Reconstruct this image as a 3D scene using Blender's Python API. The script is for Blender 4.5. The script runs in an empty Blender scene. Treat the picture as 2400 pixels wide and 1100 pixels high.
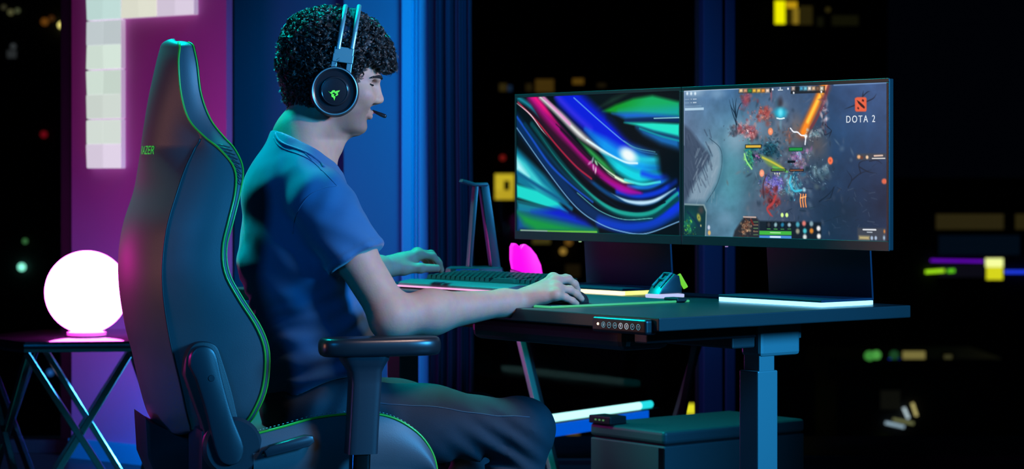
import bpy, bmesh, math, random
import numpy as np
from mathutils import Vector, Matrix

R = math.radians
C = bpy.context.scene.collection
SC = bpy.context.scene

# ------------------------------------------------------------------ camera
F, HZ, HC = 5463.0, 415.0, 1.023        # focal length in px of a 2400 px wide frame, horizon row, eye height
cam_data = bpy.data.cameras.new('camera')
cam = bpy.data.objects.new('camera', cam_data)
C.objects.link(cam)
cam.location = (0, 0, HC)
cam.rotation_euler = (R(90), 0, 0)
cam_data.sensor_width = 36
cam_data.lens = 36 * F / 2400
cam_data.shift_y = (HZ - 550) / 2400
cam_data.clip_end = 400
cam_data.dof.use_dof = True
cam_data.dof.focus_distance = 4.98
cam_data.dof.aperture_fstop = 6.0
SC.camera = cam

# ------------------------------------------------------------------ world, lights, exposure
SC.view_settings.view_transform = 'Standard'
SC.view_settings.look = 'None'
SC.view_settings.gamma = 1.0
SC.view_settings.exposure = 0.0
SC.view_settings.use_curve_mapping = False
SC.cycles.max_bounces = 8
SC.cycles.transparent_max_bounces = 12
SC.cycles.sample_clamp_indirect = 4.0
SC.cycles.caustics_reflective = False
SC.cycles.caustics_refractive = False
world = bpy.data.worlds.new('night')
SC.world = world
world.use_nodes = True
world.node_tree.nodes['Background'].inputs[0].default_value = (0.0003, 0.0006, 0.0016, 1)
world.node_tree.nodes['Background'].inputs[1].default_value = 1.0

def area(name, loc, target, size, color, power, size_y=None, spread=180):
    ld = bpy.data.lights.new(name, 'AREA')
    ld.energy = power
    ld.color = color
    ld.size = size
    ld.spread = R(spread)
    if size_y:
        ld.shape = 'RECTANGLE'
        ld.size_y = size_y
    o = bpy.data.objects.new(name, ld)
    C.objects.link(o)
    o.location = loc
    o.rotation_euler = (Vector(target) - Vector(loc)).to_track_quat('-Z', 'Y').to_euler()
    return o

# a cyan ceiling lamp over and behind the player, a blue lamp on the side of the desk, a blue wall washer,
# a blue floor washer by the side table; unseen spots and fills added for the arm, face, torso and chair
def spot(name, loc, target, cone, color, power, radius=0.1, blend=0.5):
    ld = bpy.data.lights.new(name, 'SPOT')
    ld.energy = power
    ld.color = color
    ld.spot_size = R(cone)
    ld.spot_blend = blend
    ld.shadow_soft_size = radius
    o = bpy.data.objects.new(name, ld)
    C.objects.link(o)
    o.location = loc
    o.rotation_euler = (Vector(target) - Vector(loc)).to_track_quat('-Z', 'Y').to_euler()
    return o
area('ceiling_lamp_cyan', (-1.10, 6.0, 2.75), (-0.30, 5.3, 0.9), 0.45, (0.0, 0.80, 0.78), 46, spread=100)
spot('side_spot_blue', (4.4, 1.9, 2.4), (-0.15, 4.9, 0.80), 30, (0.03, 0.33, 0.77), 3200, 0.6)
area('wall_washer_blue', (0.10, 6.9, 2.7), (-0.22, 8.2, 1.1), 0.5, (0.0, 0.36, 0.85), 6.5, spread=60)
area('floor_washer_blue', (-1.0, 7.6, 0.2), (-1.45, 8.4, 0.25), 0.3, (0.0, 0.26, 1.0), 2.2, spread=90)
spot('arm_spot_neutral', (0.30, 4.35, 1.50), (-0.06, 4.95, 0.80), 46, (1.0, 0.66, 0.56), 34, 0.10, 0.6)
spot('face_spot_neutral', (0.90, 4.55, 1.50), (-0.40, 5.08, 1.21), 20, (1.0, 0.66, 0.58), 58, 0.06, 0.5)
area('floor_lamp_warm', (-3.4, 4.55, 1.0), (-0.85, 4.95, 0.95), 0.6, (1.0, 0.36, 0.24), 0.6, spread=24)  # unseen warm fill added to brown the chair back
area('fill_lamp_blue', (-1.6, 1.6, 2.2), (-0.5, 5.0, 0.95), 0.8, (0.0, 0.27, 0.80), 2.6, spread=40)
spot('floor_lamp_magenta', (-2.2, 6.3, 0.85), (-0.95, 5.0, 0.84), 44, (1.0, 0.02, 0.55), 20, 0.1, 1.0)  # unseen magenta spot added for the chair's left edge
spot('floor_lamp_blue', (-3.0, 4.6, 0.30), (-0.85, 4.95, 0.50), 13, (0.0, 0.14, 1.0), 70, 0.1, 1.0)  # unseen low blue fill added for the lower chair back

# ------------------------------------------------------------------ helpers
def px(u, v, d):
    """point seen at column u, row v of the 2400 x 1100 frame, at depth d"""
    return Vector(((u - 1200) * d / F, d, HC - (v - HZ) * d / F))

def srgb(r, g, b):
    f = lambda c: c / 12.92 if c <= 0.04045 else ((c + 0.055) / 1.055) ** 2.4
    return (f(r / 255), f(g / 255), f(b / 255))

MATS = {}
def mat(name, base=(0.5, 0.5, 0.5), rough=0.5, metal=0.0, emit=None, strength=1.0, bump=0.0, bump_scale=60.0,
        var=0.0, var_scale=8.0, spec=0.5, sheen=0.0, coat=0.0, sss=0.0, stretch=None):
    if name in MATS:
        return MATS[name]
    m = bpy.data.materials.new(name)
    m.use_nodes = True
    nt = m.node_tree
    b = nt.nodes['Principled BSDF']
    b.inputs['Base Color'].default_value = (*base, 1)
    b.inputs['Roughness'].default_value = rough
    b.inputs['Metallic'].default_value = metal
    b.inputs['Specular IOR Level'].default_value = spec
    if sheen:
        b.inputs['Sheen Weight'].default_value = sheen
    if coat:
        b.inputs['Coat Weight'].default_value = coat
        b.inputs['Coat Roughness'].default_value = 0.15
    if sss:
        b.inputs['Subsurface Weight'].default_value = sss
        b.inputs['Subsurface Radius'].default_value = (0.012, 0.005, 0.003)
        b.inputs['Subsurface Scale'].default_value = 1.0
    if emit is not None:
        b.inputs['Emission Color'].default_value = (*emit, 1)
        b.inputs['Emission Strength'].default_value = strength
    tc = nt.nodes.new('ShaderNodeTexCoord')
    src = tc.outputs['Object']
    if stretch:
        mp = nt.nodes.new('ShaderNodeMapping')
        mp.inputs['Scale'].default_value = stretch
        nt.links.new(src, mp.inputs['Vector'])
        src = mp.outputs['Vector']
    if var:
        n = nt.nodes.new('ShaderNodeTexNoise')
        n.inputs['Scale'].default_value = var_scale
        n.inputs['Detail'].default_value = 4
        nt.links.new(src, n.inputs['Vector'])
        mx = nt.nodes.new('ShaderNodeMix')
        mx.data_type = 'RGBA'
        mx.inputs[6].default_value = (*[c * (1 - var) for c in base], 1)
        mx.inputs[7].default_value = (*[min(1, c * (1 + var)) for c in base], 1)
        nt.links.new(n.outputs['Fac'], mx.inputs[0])
        nt.links.new(mx.outputs[2], b.inputs['Base Color'])
    if bump:
        n2 = nt.nodes.new('ShaderNodeTexNoise')
        n2.inputs['Scale'].default_value = bump_scale
        n2.inputs['Detail'].default_value = 3
        nt.links.new(src, n2.inputs['Vector'])
        bp = nt.nodes.new('ShaderNodeBump')
        bp.inputs['Strength'].default_value = bump
        bp.inputs['Distance'].default_value = 0.002
        nt.links.new(n2.outputs['Fac'], bp.inputs['Height'])
        nt.links.new(bp.outputs['Normal'], b.inputs['Normal'])
    MATS[name] = m
    return m

def emitter(name, col, strength):
    return mat(name, base=(0.02, 0.02, 0.02), rough=0.5, emit=col, strength=strength)

def tag(o, label=None, cat=None, group=None, kind=None):
    if label: o['label'] = label
    if cat: o['category'] = cat
    if group: o['group'] = group
    if kind: o['kind'] = kind
    return o

def thing(name, label, cat, loc=(0, 0, 0), rz=0.0, group=None):
    o = bpy.data.objects.new(name, None)
    o.empty_display_size = 0.05
    C.objects.link(o)
    o.location = loc
    o.rotation_euler = (0, 0, rz)
    return tag(o, label, cat, group)

def mobj(name, verts, faces, m, parent=None, smooth=True, label=None):
    me = bpy.data.meshes.new(name)
    me.from_pydata([tuple(v) for v in verts], [], [tuple(f) for f in faces])
    if m: me.materials.append(m)
    if smooth:
        me.shade_smooth()
    o = bpy.data.objects.new(name, me)
    C.objects.link(o)
    if parent is not None: o.parent = parent
    if label: o['label'] = label
    return o

def bm_obj(name, bm, m, parent=None, smooth=False, label=None):
    bmesh.ops.recalc_face_normals(bm, faces=bm.faces)
    me = bpy.data.meshes.new(name)
    bm.to_mesh(me); bm.free()
    if m: me.materials.append(m)
    if smooth: me.shade_smooth()
    o = bpy.data.objects.new(name, me)
    C.objects.link(o)
    if parent is not None: o.parent = parent
    if label: o['label'] = label
    return o

def autosmooth(o, ang=35):
    me = o.data
    me.shade_smooth()
    bm = bmesh.new(); bm.from_mesh(me)
    for e in bm.edges:
        if len(e.link_faces) == 2 and e.calc_face_angle(0) > R(ang):
            e.smooth = False
    bm.to_mesh(me); bm.free()
    return o

def add_box(bm, x0, x1, y0, y1, z0, z1, bev=0.0, seg=2, M=None):
    g = bmesh.ops.create_cube(bm, size=1.0)
    vs = g['verts']
    for v in vs:
        v.co = Vector(((x0 + x1) / 2 + v.co.x * (x1 - x0), (y0 + y1) / 2 + v.co.y * (y1 - y0), (z0 + z1) / 2 + v.co.z * (z1 - z0)))
    if bev > 0:
        es = list({e for v in vs for e in v.link_edges})
        r = bmesh.ops.bevel(bm, geom=es, offset=bev, segments=seg, affect='EDGES', profile=0.5, clamp_overlap=True)
        vs = list({v for f in r['faces'] for v in f.verts} | {v for v in vs if v.is_valid})
    if M is not None:
        for v in vs:
            v.co = M @ v.co

def box(name, x0, x1, y0, y1, z0, z1, m, parent=None, bev=0.0, seg=2, label=None, M=None):
    bm = bmesh.new()
    add_box(bm, x0, x1, y0, y1, z0, z1, bev, seg, M)
    return bm_obj(name, bm, m, parent, label=label)

def prism(name, poly, z0, z1, m, parent=None, bev=0.0, axes='xyz', label=None, seg=2):
    """extrude a 2D outline; axes 'xyz': outline in xy along z; 'xzy': outline in xz along y; 'yzx'"""
    def P(a, b, c):
        return {'xyz': (a, b, c), 'xzy': (a, c, b), 'yzx': (c, a, b)}[axes]
    bm = bmesh.new()
    lo = [bm.verts.new(P(a, b, z0)) for a, b in poly]
    hi = [bm.verts.new(P(a, b, z1)) for a, b in poly]
    n = len(poly)
    fl = bm.faces.new(lo); fh = bm.faces.new(hi)
    for i in range(n):
        bm.faces.new((lo[i], lo[(i + 1) % n], hi[(i + 1) % n], hi[i]))
    bmesh.ops.recalc_face_normals(bm, faces=bm.faces)
    if bev > 0:
        es = list(set(fl.edges) | set(fh.edges))
        bmesh.ops.bevel(bm, geom=es, offset=bev, segments=seg, affect='EDGES', profile=0.5, clamp_overlap=True)
    return autosmooth(bm_obj(name, bm, m, parent, label=label))

def catmull(pts, n):
    P = [np.array(p, float) for p in pts]
    P = [2 * P[0] - P[1]] + P + [2 * P[-1] - P[-2]]
    out = []
    m = len(P) - 3
    for i in range(n):
        t = i / (n - 1) * m
        k = min(int(t), m - 1)
        f = t - k
        a, b, c, d = P[k:k + 4]
        out.append(0.5 * ((2 * b) + (-a + c) * f + (2 * a - 5 * b + 4 * c - d) * f * f + (-a + 3 * b - 3 * c + d) * f ** 3))
    return out

def tube_geo(pts, r, n=8, caps=True):
    pts = [Vector(p) for p in pts]
    rs = r if hasattr(r, '__len__') else [r] * len(pts)
    V, Fc = [], []
    t0 = (pts[1] - pts[0]).normalized()
    up = Vector((0, 0, 1)) if abs(t0.z) < 0.9 else Vector((1, 0, 0))
    nrm = t0.cross(up).normalized()
    for i, p in enumerate(pts):
        t = (pts[min(i + 1, len(pts) - 1)] - pts[max(i - 1, 0)]).normalized()
        nrm = (nrm - t * nrm.dot(t)).normalized()
        bn = t.cross(nrm)
        for k in range(n):
            a = 2 * math.pi * k / n
            V.append(p + (nrm * math.cos(a) + bn * math.sin(a)) * rs[i])
    for i in range(len(pts) - 1):
        for k in range(n):
            a, b = i * n + k, i * n + (k + 1) % n
            Fc.append((a, b, b + n, a + n))
    if caps:
        Fc.append(tuple(range(n))[::-1])
        Fc.append(tuple(range((len(pts) - 1) * n, len(pts) * n)))
    return V, Fc

def tube(name, pts, r, m, parent=None, n=8, label=None):
    V, Fc = tube_geo(pts, r, n)
    return mobj(name, V, Fc, m, parent, label=label)

def bar(name, p, q, w, h, m, parent=None, bev=0.002, up=(0, 0, 1), label=None):
    """square bar from p to q"""
    p, q = Vector(p), Vector(q)
    d = q - p
    x = d.normalized()
    y = Vector(up).cross(x).normalized()
    z = x.cross(y)
    M = Matrix.Translation(p) @ Matrix((x, y, z)).transposed().to_4x4()
    return box(name, 0, d.length, -w / 2, w / 2, -h / 2, h / 2, m, parent, bev, label=label, M=M)

def lathe(name, prof, m, parent=None, n=48, M=None, label=None, close=False):
    """profile (r, z) spun about z"""
    V, Fc = [], []
    for r, z in prof:
        for k in range(n):
            a = 2 * math.pi * k / n
            V.append(Vector((r * math.cos(a), r * math.sin(a), z)))
    L = len(prof)
    for i in range(L - 1 + (1 if close else 0)):
        j = (i + 1) % L
        for k in range(n):
            k2 = (k + 1) % n
            Fc.append((i * n + k, i * n + k2, j * n + k2, j * n + k))
    if not close:
        if prof[0][0] > 1e-6: Fc.append(tuple(range(n))[::-1])
        if prof[-1][0] > 1e-6: Fc.append(tuple(range((L - 1) * n, L * n)))
    if M is not None:
        V = [M @ v for v in V]
    bm = bmesh.new()
    vs = [bm.verts.new(v) for v in V]
    for f in Fc:
        try: bm.faces.new([vs[i] for i in f])
        except ValueError: pass
    bmesh.ops.remove_doubles(bm, verts=bm.verts, dist=1e-6)
    return autosmooth(bm_obj(name, bm, m, parent, label=label), 40)

def grid_obj(name, rows, m, parent=None, label=None, flip=False, thick=0.0):
    """rows: list of equal-length point lists"""
    nr, nc = len(rows), len(rows[0])
    V = [p for r in rows for p in r]
    Fc = []
    for i in range(nr - 1):
        for j in range(nc - 1):
            f = (i * nc + j, i * nc + j + 1, (i + 1) * nc + j + 1, (i + 1) * nc + j)
            Fc.append(f[::-1] if flip else f)
    return mobj(name, V, Fc, m, parent, label=label)

def copy_tree(o, parent=None):
    c = o.copy(); C.objects.link(c); c.parent = parent
    for ch in list(o.children):
        copy_tree(ch, c)
    return c

def text_mesh(name, body, size, m, parent, M, extrude=0.0005, align='CENTER', sx=1.0, space=1.0):
    cu = bpy.data.curves.new(name, 'FONT')
    cu.body = body
    cu.size = size
    cu.extrude = extrude
    cu.space_character = space
    cu.align_x = align
    cu.align_y = 'CENTER'
    tmp = bpy.data.objects.new(name, cu)
    C.objects.link(tmp)
    dg = bpy.context.evaluated_depsgraph_get()
    me = bpy.data.meshes.new_from_object(tmp.evaluated_get(dg))
    bpy.data.objects.remove(tmp)
    me.transform(M @ Matrix.Diagonal((sx, 1, 1, 1)))
    me.materials.clear(); me.materials.append(m)
    o = bpy.data.objects.new(name, me)
    C.objects.link(o)
    o.parent = parent
    return o

# ------------------------------------------------------------------ the two ground frames: the desk's and the chair's
TH = R(38.8)                                   # the desk: x away from the player, y along the front edge
E = Vector((math.cos(TH), math.sin(TH), 0))
L = Vector((-math.sin(TH), math.cos(TH), 0))
D0 = Vector((0.295, 4.67, 0))                  # near front corner of the desk top
HD = 0.74                                      # desk height
def dk(e, l, z=HD): return D0 + E * e + L * l + Vector((0, 0, z))

PS = R(17)                                     # the chair and the player in it
O = Vector((-0.478, 5.12, 0))
CF, SF = math.cos(PS), math.sin(PS)
def loc(u, v, b):
    """point of the chair frame at lateral offset b (left positive) that is seen at column u, row v"""
    k = (u - 1200) / F
    a = (k * (O.y + b * CF) - O.x + b * SF) / (CF - k * SF)
    y = O.y + a * SF + b * CF
    return Vector((a, b, HC - (v - HZ) * y / F))
MCH = Matrix.Translation(O) @ Matrix.Rotation(PS, 4, 'Z')
MCHI = MCH.inverted()
def lw(u, v, d): return MCHI @ px(u, v, d)

# ================================================================== the room
M_wall_blue = mat('paint_blue', (0.004, 0.26, 0.42), 0.7, bump=0.05, bump_scale=200, var=0.05, var_scale=3)  # pier: blue lamp light put into the wall colour
M_wall_deep = mat('paint_deep_blue', (0.003, 0.12, 0.22), 0.7, bump=0.05, bump_scale=200, var=0.05, var_scale=3)  # recess: blue light and shade both put into the colour
M_wall_plum = mat('paint_lilac', (0.66, 0.26, 0.60), 0.7, bump=0.05, bump_scale=200, var=0.05, var_scale=3)  # magenta lamp light put into the left wall's colour
M_trim = mat('paint_sky_blue_trim', (0.015, 0.58, 0.86), 0.5)  # white trim with blue light put into its colour
M_floor = mat('dark_floor', (0.03, 0.035, 0.045), 0.35, var=0.3, var_scale=5)
M_frame_dark = mat('window_frame_dark', (0.02, 0.025, 0.035), 0.4)
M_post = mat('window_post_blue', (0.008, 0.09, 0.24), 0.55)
M_curtain = mat('navy_cloth', (0.002, 0.016, 0.055), 0.85, bump=0.2, bump_scale=400)
M_black = mat('black_plastic', (0.012, 0.014, 0.018), 0.42, bump=0.04, bump_scale=300)
M_chrome = mat('chrome', (0.75, 0.77, 0.80), 0.12, metal=1.0)
M_darkchrome = mat('dark_chrome', (0.30, 0.31, 0.34), 0.16, metal=1.0)

def glass_mat():
    m = bpy.data.materials.new('window_glass')
    m.use_nodes = True
    nt = m.node_tree
    nt.nodes.clear()
    out = nt.nodes.new('ShaderNodeOutputMaterial')
    mx = nt.nodes.new('ShaderNodeMixShader')
    tr = nt.nodes.new('ShaderNodeBsdfTransparent')
    tr.inputs[0].default_value = (0.86, 0.92, 0.95, 1)
    gl = nt.nodes.new('ShaderNodeBsdfGlossy')
    gl.inputs['Roughness'].default_value = 0.04
    fr = nt.nodes.new('ShaderNodeFresnel')
    fr.inputs['IOR'].default_value = 1.2
    nt.links.new(fr.outputs[0], mx.inputs[0])
    nt.links.new(tr.outputs[0], mx.inputs[1])
    nt.links.new(gl.outputs[0], mx.inputs[2])
    nt.links.new(mx.outputs[0], out.inputs[0])
    return m
M_glass = glass_mat()

def struct(o): o['kind'] = 'structure'; return o

struct(box('floor', -4.5, 4.5, 1.0, 9.2, -0.12, 0.0, M_floor))

# wall with magenta light in its colour: runs away to the left
pa, pb = Vector((-1.606, 8.50, 0)), Vector((-0.985, 8.035, 0))
wd = (pb - pa).normalized()
wn = Vector((wd.y, -wd.x, 0))                  # out of the wall, towards the room
def slab(name, p, q, thick, z0, z1, m, parent=None):
    d = (q - p).normalized(); n = Vector((d.y, -d.x, 0))
    M = Matrix.Translation(p) @ Matrix((d, -n, Vector((0, 0, 1)))).transposed().to_4x4()
    return box(name, 0, (q - p).length, 0, thick, z0, z1, m, parent, M=M)
wall_left = struct(slab('wall_left', pa, pb, 0.03, 0, 2.8, M_wall_plum))
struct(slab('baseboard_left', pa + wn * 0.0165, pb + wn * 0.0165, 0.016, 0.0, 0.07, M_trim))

# back wall: a recess with shade in its blue and a blue-lit pier, then the white casing
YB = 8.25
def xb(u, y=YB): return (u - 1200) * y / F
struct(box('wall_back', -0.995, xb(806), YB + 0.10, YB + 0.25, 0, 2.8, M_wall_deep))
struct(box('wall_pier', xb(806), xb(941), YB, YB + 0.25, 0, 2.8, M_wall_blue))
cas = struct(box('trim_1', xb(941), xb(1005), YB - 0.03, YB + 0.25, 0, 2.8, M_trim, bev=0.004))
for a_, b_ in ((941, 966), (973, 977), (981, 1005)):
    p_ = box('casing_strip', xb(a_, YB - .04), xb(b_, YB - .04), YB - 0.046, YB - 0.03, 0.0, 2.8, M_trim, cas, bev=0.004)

# navy curtain: one pleated cloth
def curtain(name, u0, u1, y, z0, z1, m, pleat, amp):
    x0, x1 = xb(u0, y), xb(u1, y)
    n = 90
    V, Fc = [], []
    prof = []
    for i in range(n + 1):
        t = i / n
        x = x0 + (x1 - x0) * t
        yy = y + amp * math.sin(2 * math.pi * t * pleat) + amp * 0.4 * math.sin(2 * math.pi * t * pleat * 2.3 + 1)
        prof.append((x, yy))
    for z in np.linspace(z0, z1, 8):
        for x, yy in prof: V.append((x + 0.004 * math.sin(z * 3), yy, z))
    for j in range(7):
        for i in range(n):
            a = j * (n + 1) + i
            Fc.append((a, a + 1, a + n + 2, a + n + 1))
    o = mobj(name, V, Fc, m)
    md = o.modifiers.new('thickness', 'SOLIDIFY'); md.thickness = 0.003
    return o
cu = curtain('curtain', 1008, 1108, 8.12, 0.02, 2.75, M_curtain, 4.0, 0.022)
tag(cu, 'navy pleated curtain hanging beside the sky-blue window casing', 'curtain')
rod = tube('curtain_rod', [(xb(1000), 8.12, 2.77), (xb(1116), 8.12, 2.77)], 0.012, M_darkchrome, cu, 10)

# windows: frames with panes of glass
def window(name, x0, x1, y, z0, z1, fw=0.05):
    o = bpy.data.objects.new(name, None); C.objects.link(o); o['kind'] = 'structure'
    box('window_frame', x0, x1, y, y + 0.06, z0, z0 + fw, M_frame_dark, o, 0.003)
    box('window_frame', x0, x1, y, y + 0.06, z1 - fw, z1, M_frame_dark, o, 0.003)
    box('window_frame', x0, x0 + fw, y, y + 0.06, z0 + fw, z1 - fw, M_frame_dark, o, 0.003)
    box('window_frame', x1 - fw, x1, y, y + 0.06, z0 + fw, z1 - fw, M_frame_dark, o, 0.003)
    box('pane', x0 + fw, x1 - fw, y + 0.025, y + 0.033, z0 + fw, z1 - fw, M_glass, o)
    return o
window('window_1', -4.2, -1.62, 8.62, 0.0, 2.8)
window('window_2', xb(1008), xb(1648, 8.2), 8.28, 0.0, 2.8, 0.02)
window('window_3', xb(1724, 8.2), 4.2, 8.28, 0.0, 2.8, 0.03)
post = struct(box('trim_2', xb(1648, 8.1), xb(1694, 8.1), 8.1, 8.4, 0, 2.8, M_post, bev=0.004))
box('post_strip', xb(1700, 8.1), xb(1724, 8.1), 8.1, 8.4, 0, 2.8, M_post, post, bev=0.004)
box('post_groove', xb(1693, 8.14), xb(1701, 8.14), 8.14, 8.4, 0, 2.8, M_frame_dark, post)

# ------------------------------------------------------------------ light panel of square tiles on the magenta-lit wall
pan = thing('wall_light', 'L-shaped wall light of glowing white square tiles on the lilac wall', 'wall light', pa + wn * 0.001, math.atan2(wd.y, wd.x))
def on_wall(u, v):
    """lilac-wall coordinates (along, up) of the point seen at u, v"""
    k = (u - 1200) / F
    s = (k * pa.y - pa.x) / (wd.x - k * wd.y)
    y = pa.y + wd.y * s
    return s, HC - (v - HZ) * y / F
s0, _ = on_wall(214, 100); s1, _ = on_wall(296, 100)
ts = s1 - s0
_, zt = on_wall(255, 396); _, zu = on_wall(255, 280)
th_ = zu - zt
tints = [(0.80, 0.70, 0.86), (0.72, 0.80, 0.74), (0.74, 0.88, 0.78), (0.62, 0.70, 0.72), (0.60, 0.82, 0.78), (0.85, 0.86, 0.72)]
cells = [(0, 0), (0, 1), (0, 2), (0, 3), (1, 3), (2, 3), (2, 4), (3, 4)]
rng = random.Random(4)
for n_, (ci, cj) in enumerate(cells):
    x0, z0 = s0 + ci * ts, zt + cj * th_
    bm = bmesh.new()
    add_box(bm, x0 + 0.001, x0 + ts - 0.001, -0.022, 0.0, z0 + 0.001, z0 + th_ - 0.001, 0.004)
    tl = bm_obj('tile', bm, mat('tile_edge', (0.8, 0.8, 0.82), 0.5, emit=(0.5, 0.45, 0.55), strength=0.6), pan)
    for k_, (qi, qj) in enumerate(((0, 0), (1, 0), (0, 1), (1, 1))):
        c = tints[(n_ + (k_ // 2) + (1 if n_ > 2 else 0)) % len(tints)]
        f_ = 0.95 + 0.12 * rng.random() + (0.0 if (qi + qj) % 2 else -0.10)
        if n_ > 0: f_ *= 0.92
        mm = emitter('tile_light_%d_%d' % (n_, k_), tuple(x * f_ for x in c), 0.93)
        hx, hz = ts / 2 - 0.0035, th_ / 2 - 0.0035
        ax, az = x0 + 0.003 + qi * (hx + 0.001), z0 + 0.003 + qj * (hz + 0.001)
        e = rng.uniform(0.001, 0.006)
        V = [(ax, -0.0225, az), (ax + hx, -0.0225, az), (ax + hx, -0.0225, az + hz), (ax, -0.0225, az + hz),
             (ax + 0.002, -0.024 - e, az + 0.002), (ax + hx - 0.002, -0.024 - (0.007 - e), az + 0.002),
             (ax + hx - 0.002, -0.024 - e, az + hz - 0.002), (ax + 0.002, -0.024 - (0.007 - e), az + hz - 0.002)]
        mobj('facet', V, [(4, 5, 6, 7), (0, 1, 5, 4), (1, 2, 6, 5), (2, 3, 7, 6), (3, 0, 4, 7)], mm, tl, smooth=False)

# ------------------------------------------------------------------ globe lamp on the mirrored hexagonal side table
M_brushed = mat('brushed_steel', (0.45, 0.50, 0.50), 0.42, metal=0.6)
M_table = mat('black_glass_top', (0.012, 0.010, 0.016), 0.08, spec=0.7, coat=0.6)
def side_table(loc_, rz, ht, rad, label, legs, single=False):
    t = thing('side_table', label, 'side table', loc_, rz)
    hexa = [(rad * math.cos(R(60 * k)), rad * math.sin(R(60 * k))) for k in range(6)]
    prism('table_top', hexa, ht - 0.006, ht, M_table, t, 0.002)
    prism('top_frame', [(x * 1.012, y * 1.012) for x, y in hexa], ht - 0.032, ht - 0.0065, M_darkchrome, t, 0.003)
    for k in range(6):
        if k not in legs: continue
        a = Vector((*hexa[k], 0)) * 0.97; b = Vector((*hexa[(k + 1) % 6], 0)) * 0.97
        zt_, cross = ht - 0.034, 0.5
        for p, q in ((a, b), (b, a)):
            if single and (p is b) == (k in (0, 3)): continue
            o_ = 1.0 if p is a else 0.965
            p2, q2 = p * o_, q * o_
            bar('leg', (p2.x, p2.y, zt_), (q2.x, q2.y, 0.006), 0.020, 0.020, (M_brushed if k in (0, 5) else M_black) if single else M_chrome, t, 0.002, up=(a + b))
    ring = [(x * 0.99, y * 0.99) for x, y in hexa]
    for k in range(6):
        a, b = ring[k], ring[(k + 1) % 6]
        bar('base_rail', (a[0], a[1], 0.008), (b[0], b[1], 0.008), 0.016, 0.016, M_chrome, t, 0.002)
    return t
HT = 0.534
ctr = px(196, 800, 7.20)
side_table((ctr.x, ctr.y, 0), R(-112), HT, 0.32, 'hexagonal chrome side table with crossed legs under the globe lamp', (0, 1, 2, 3, 4, 5))

lampc = px(203, 687, 7.14)
lm = thing('globe_lamp', 'glowing pinkish white globe lamp on the hexagonal side table', 'lamp', (lampc.x, lampc.y, HT))
rg = 0.1263
zc = 0.016 + rg * 0.955
prof = []
for i in range(40):
    a = -math.pi / 2 + 0.32 + (math.pi - 0.32) * i / 39
    prof.append((max(rg * math.cos(a), 0.0), zc + rg * math.sin(a)))
M_globe = emitter('globe_glow', (1.0, 0.07, 0.75), 26.0)
lathe('globe', prof, M_globe, lm, 64)
lathe('lamp_base', [(0.0, 0.0), (0.056, 0.0), (0.060, 0.004), (0.060, 0.014), (0.050, 0.0175), (0.0, 0.0175)], mat('lamp_base_clear', (0.8, 0.6, 0.75), 0.1, coat=0.5), lm, 48)

# ================================================================== gaming chair
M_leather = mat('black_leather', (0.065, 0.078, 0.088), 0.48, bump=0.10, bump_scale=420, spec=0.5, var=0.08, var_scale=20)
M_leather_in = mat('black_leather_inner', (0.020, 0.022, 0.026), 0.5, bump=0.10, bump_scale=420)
M_piping = mat('green_piping', (0.06, 0.42, 0.03), 0.35, coat=0.3)
M_green = emitter('green_print', (0.05, 0.75, 0.08), 0.55)
M_shell = mat('chair_shell_plastic', (0.014, 0.022, 0.030), 0.38, bump=0.05, bump_scale=500)

chair = thing('gaming_chair', 'tall black leather gaming chair with green piping, occupied by the player', 'chair', O, PS)
T = [  # v, back silhouette, seam, outer piping, inner edge, half width
    (112, 373, 420, 421, 454, .105), (150, 363, 417, 418, 462, .115), (220, 347, 423, 424, 471, .125),
    (280, 336, 440, 442, 493, .14), (320, 330, 468, 478, 523, .165), (350, 326, 455, 515, 550, .19),
    (395, 321, 434, 549, 569, .215), (450, 312, 415, 551, 563, .235), (520, 290, 394, 535, 546, .25),
    (580, 279, 384, 522, 531, .255), (640, 277, 380, 527, 537, .26), (700, 282, 383, 558, 569, .26),
    (770, 294, 393, 602, 613, .255), (830, 310, 405, 621, 631, .25), (910, 327, 424, 615, 625, .24),
    (970, 345, 437, 590, 600, .225), (1000, 366, 445, 566, 576, .20)]
NR = 70
TT = catmull(T, NR)
secs = []
for v, ub, us, uo, uf, w in TT:
    ws = w - min(0.035, max(0.0, (uo - us) * 0.0006))
    ps, po, pf = loc(us, v, -ws), loc(uo, v, -w), loc(uf, v, -w + 0.004)
    pc = loc(ub, v, 0.035)
    secs.append([ps, po, pf, pc, w, ws])
def section(s):
    """one horizontal ring of the back: dict of point lists, right (near) side first"""
    ps, po, pf, pc, w, ws = s
    back = []
    for i in range(17):
        b = -ws + 2 * ws * i / 16
        t = abs(b) / ws
        a = pc.x + (ps.x - pc.x) * t ** 2.3
        z = pc.z + (ps.z - pc.z) * t ** 2
        back.append(Vector((a, b, z)))
    def side(sgn):
        out = []
        for i in range(7):
            t = i / 6
            p = ps.lerp(po, t)
            bul = 0.012 * math.sin(math.pi * t) * min(1, (po.x - ps.x) / 0.08)
            out.append(Vector((p.x, (p.y - bul) * sgn, p.z)))
        return out
    def wing(sgn):
        out = []
        for i in range(5):
            t = i / 4
            p = po.lerp(pf, t)
            out.append(Vector((p.x, (p.y - 0.004 * math.sin(math.pi * t)) * sgn, p.z)))
        return out
    front = []
    dep = min(0.060, max(0.012, (w - 0.10) * 0.45))
    for i in range(17):
        b = -w + 0.004 + 2 * (w - 0.004) * i / 16
        t = abs(b) / w
        a = pf.x + 0.010 * math.sin(math.pi * min(1, (1 - t) * 4)) - dep * (1 - t ** 3) if t < 0.999 else pf.x
        front.append(Vector((a, b, pf.z)))
    return dict(back=back, sr=side(1), sl=side(-1), wr=wing(1), wl=wing(-1), front=front)
rings = [section(s) for s in secs]
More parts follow.
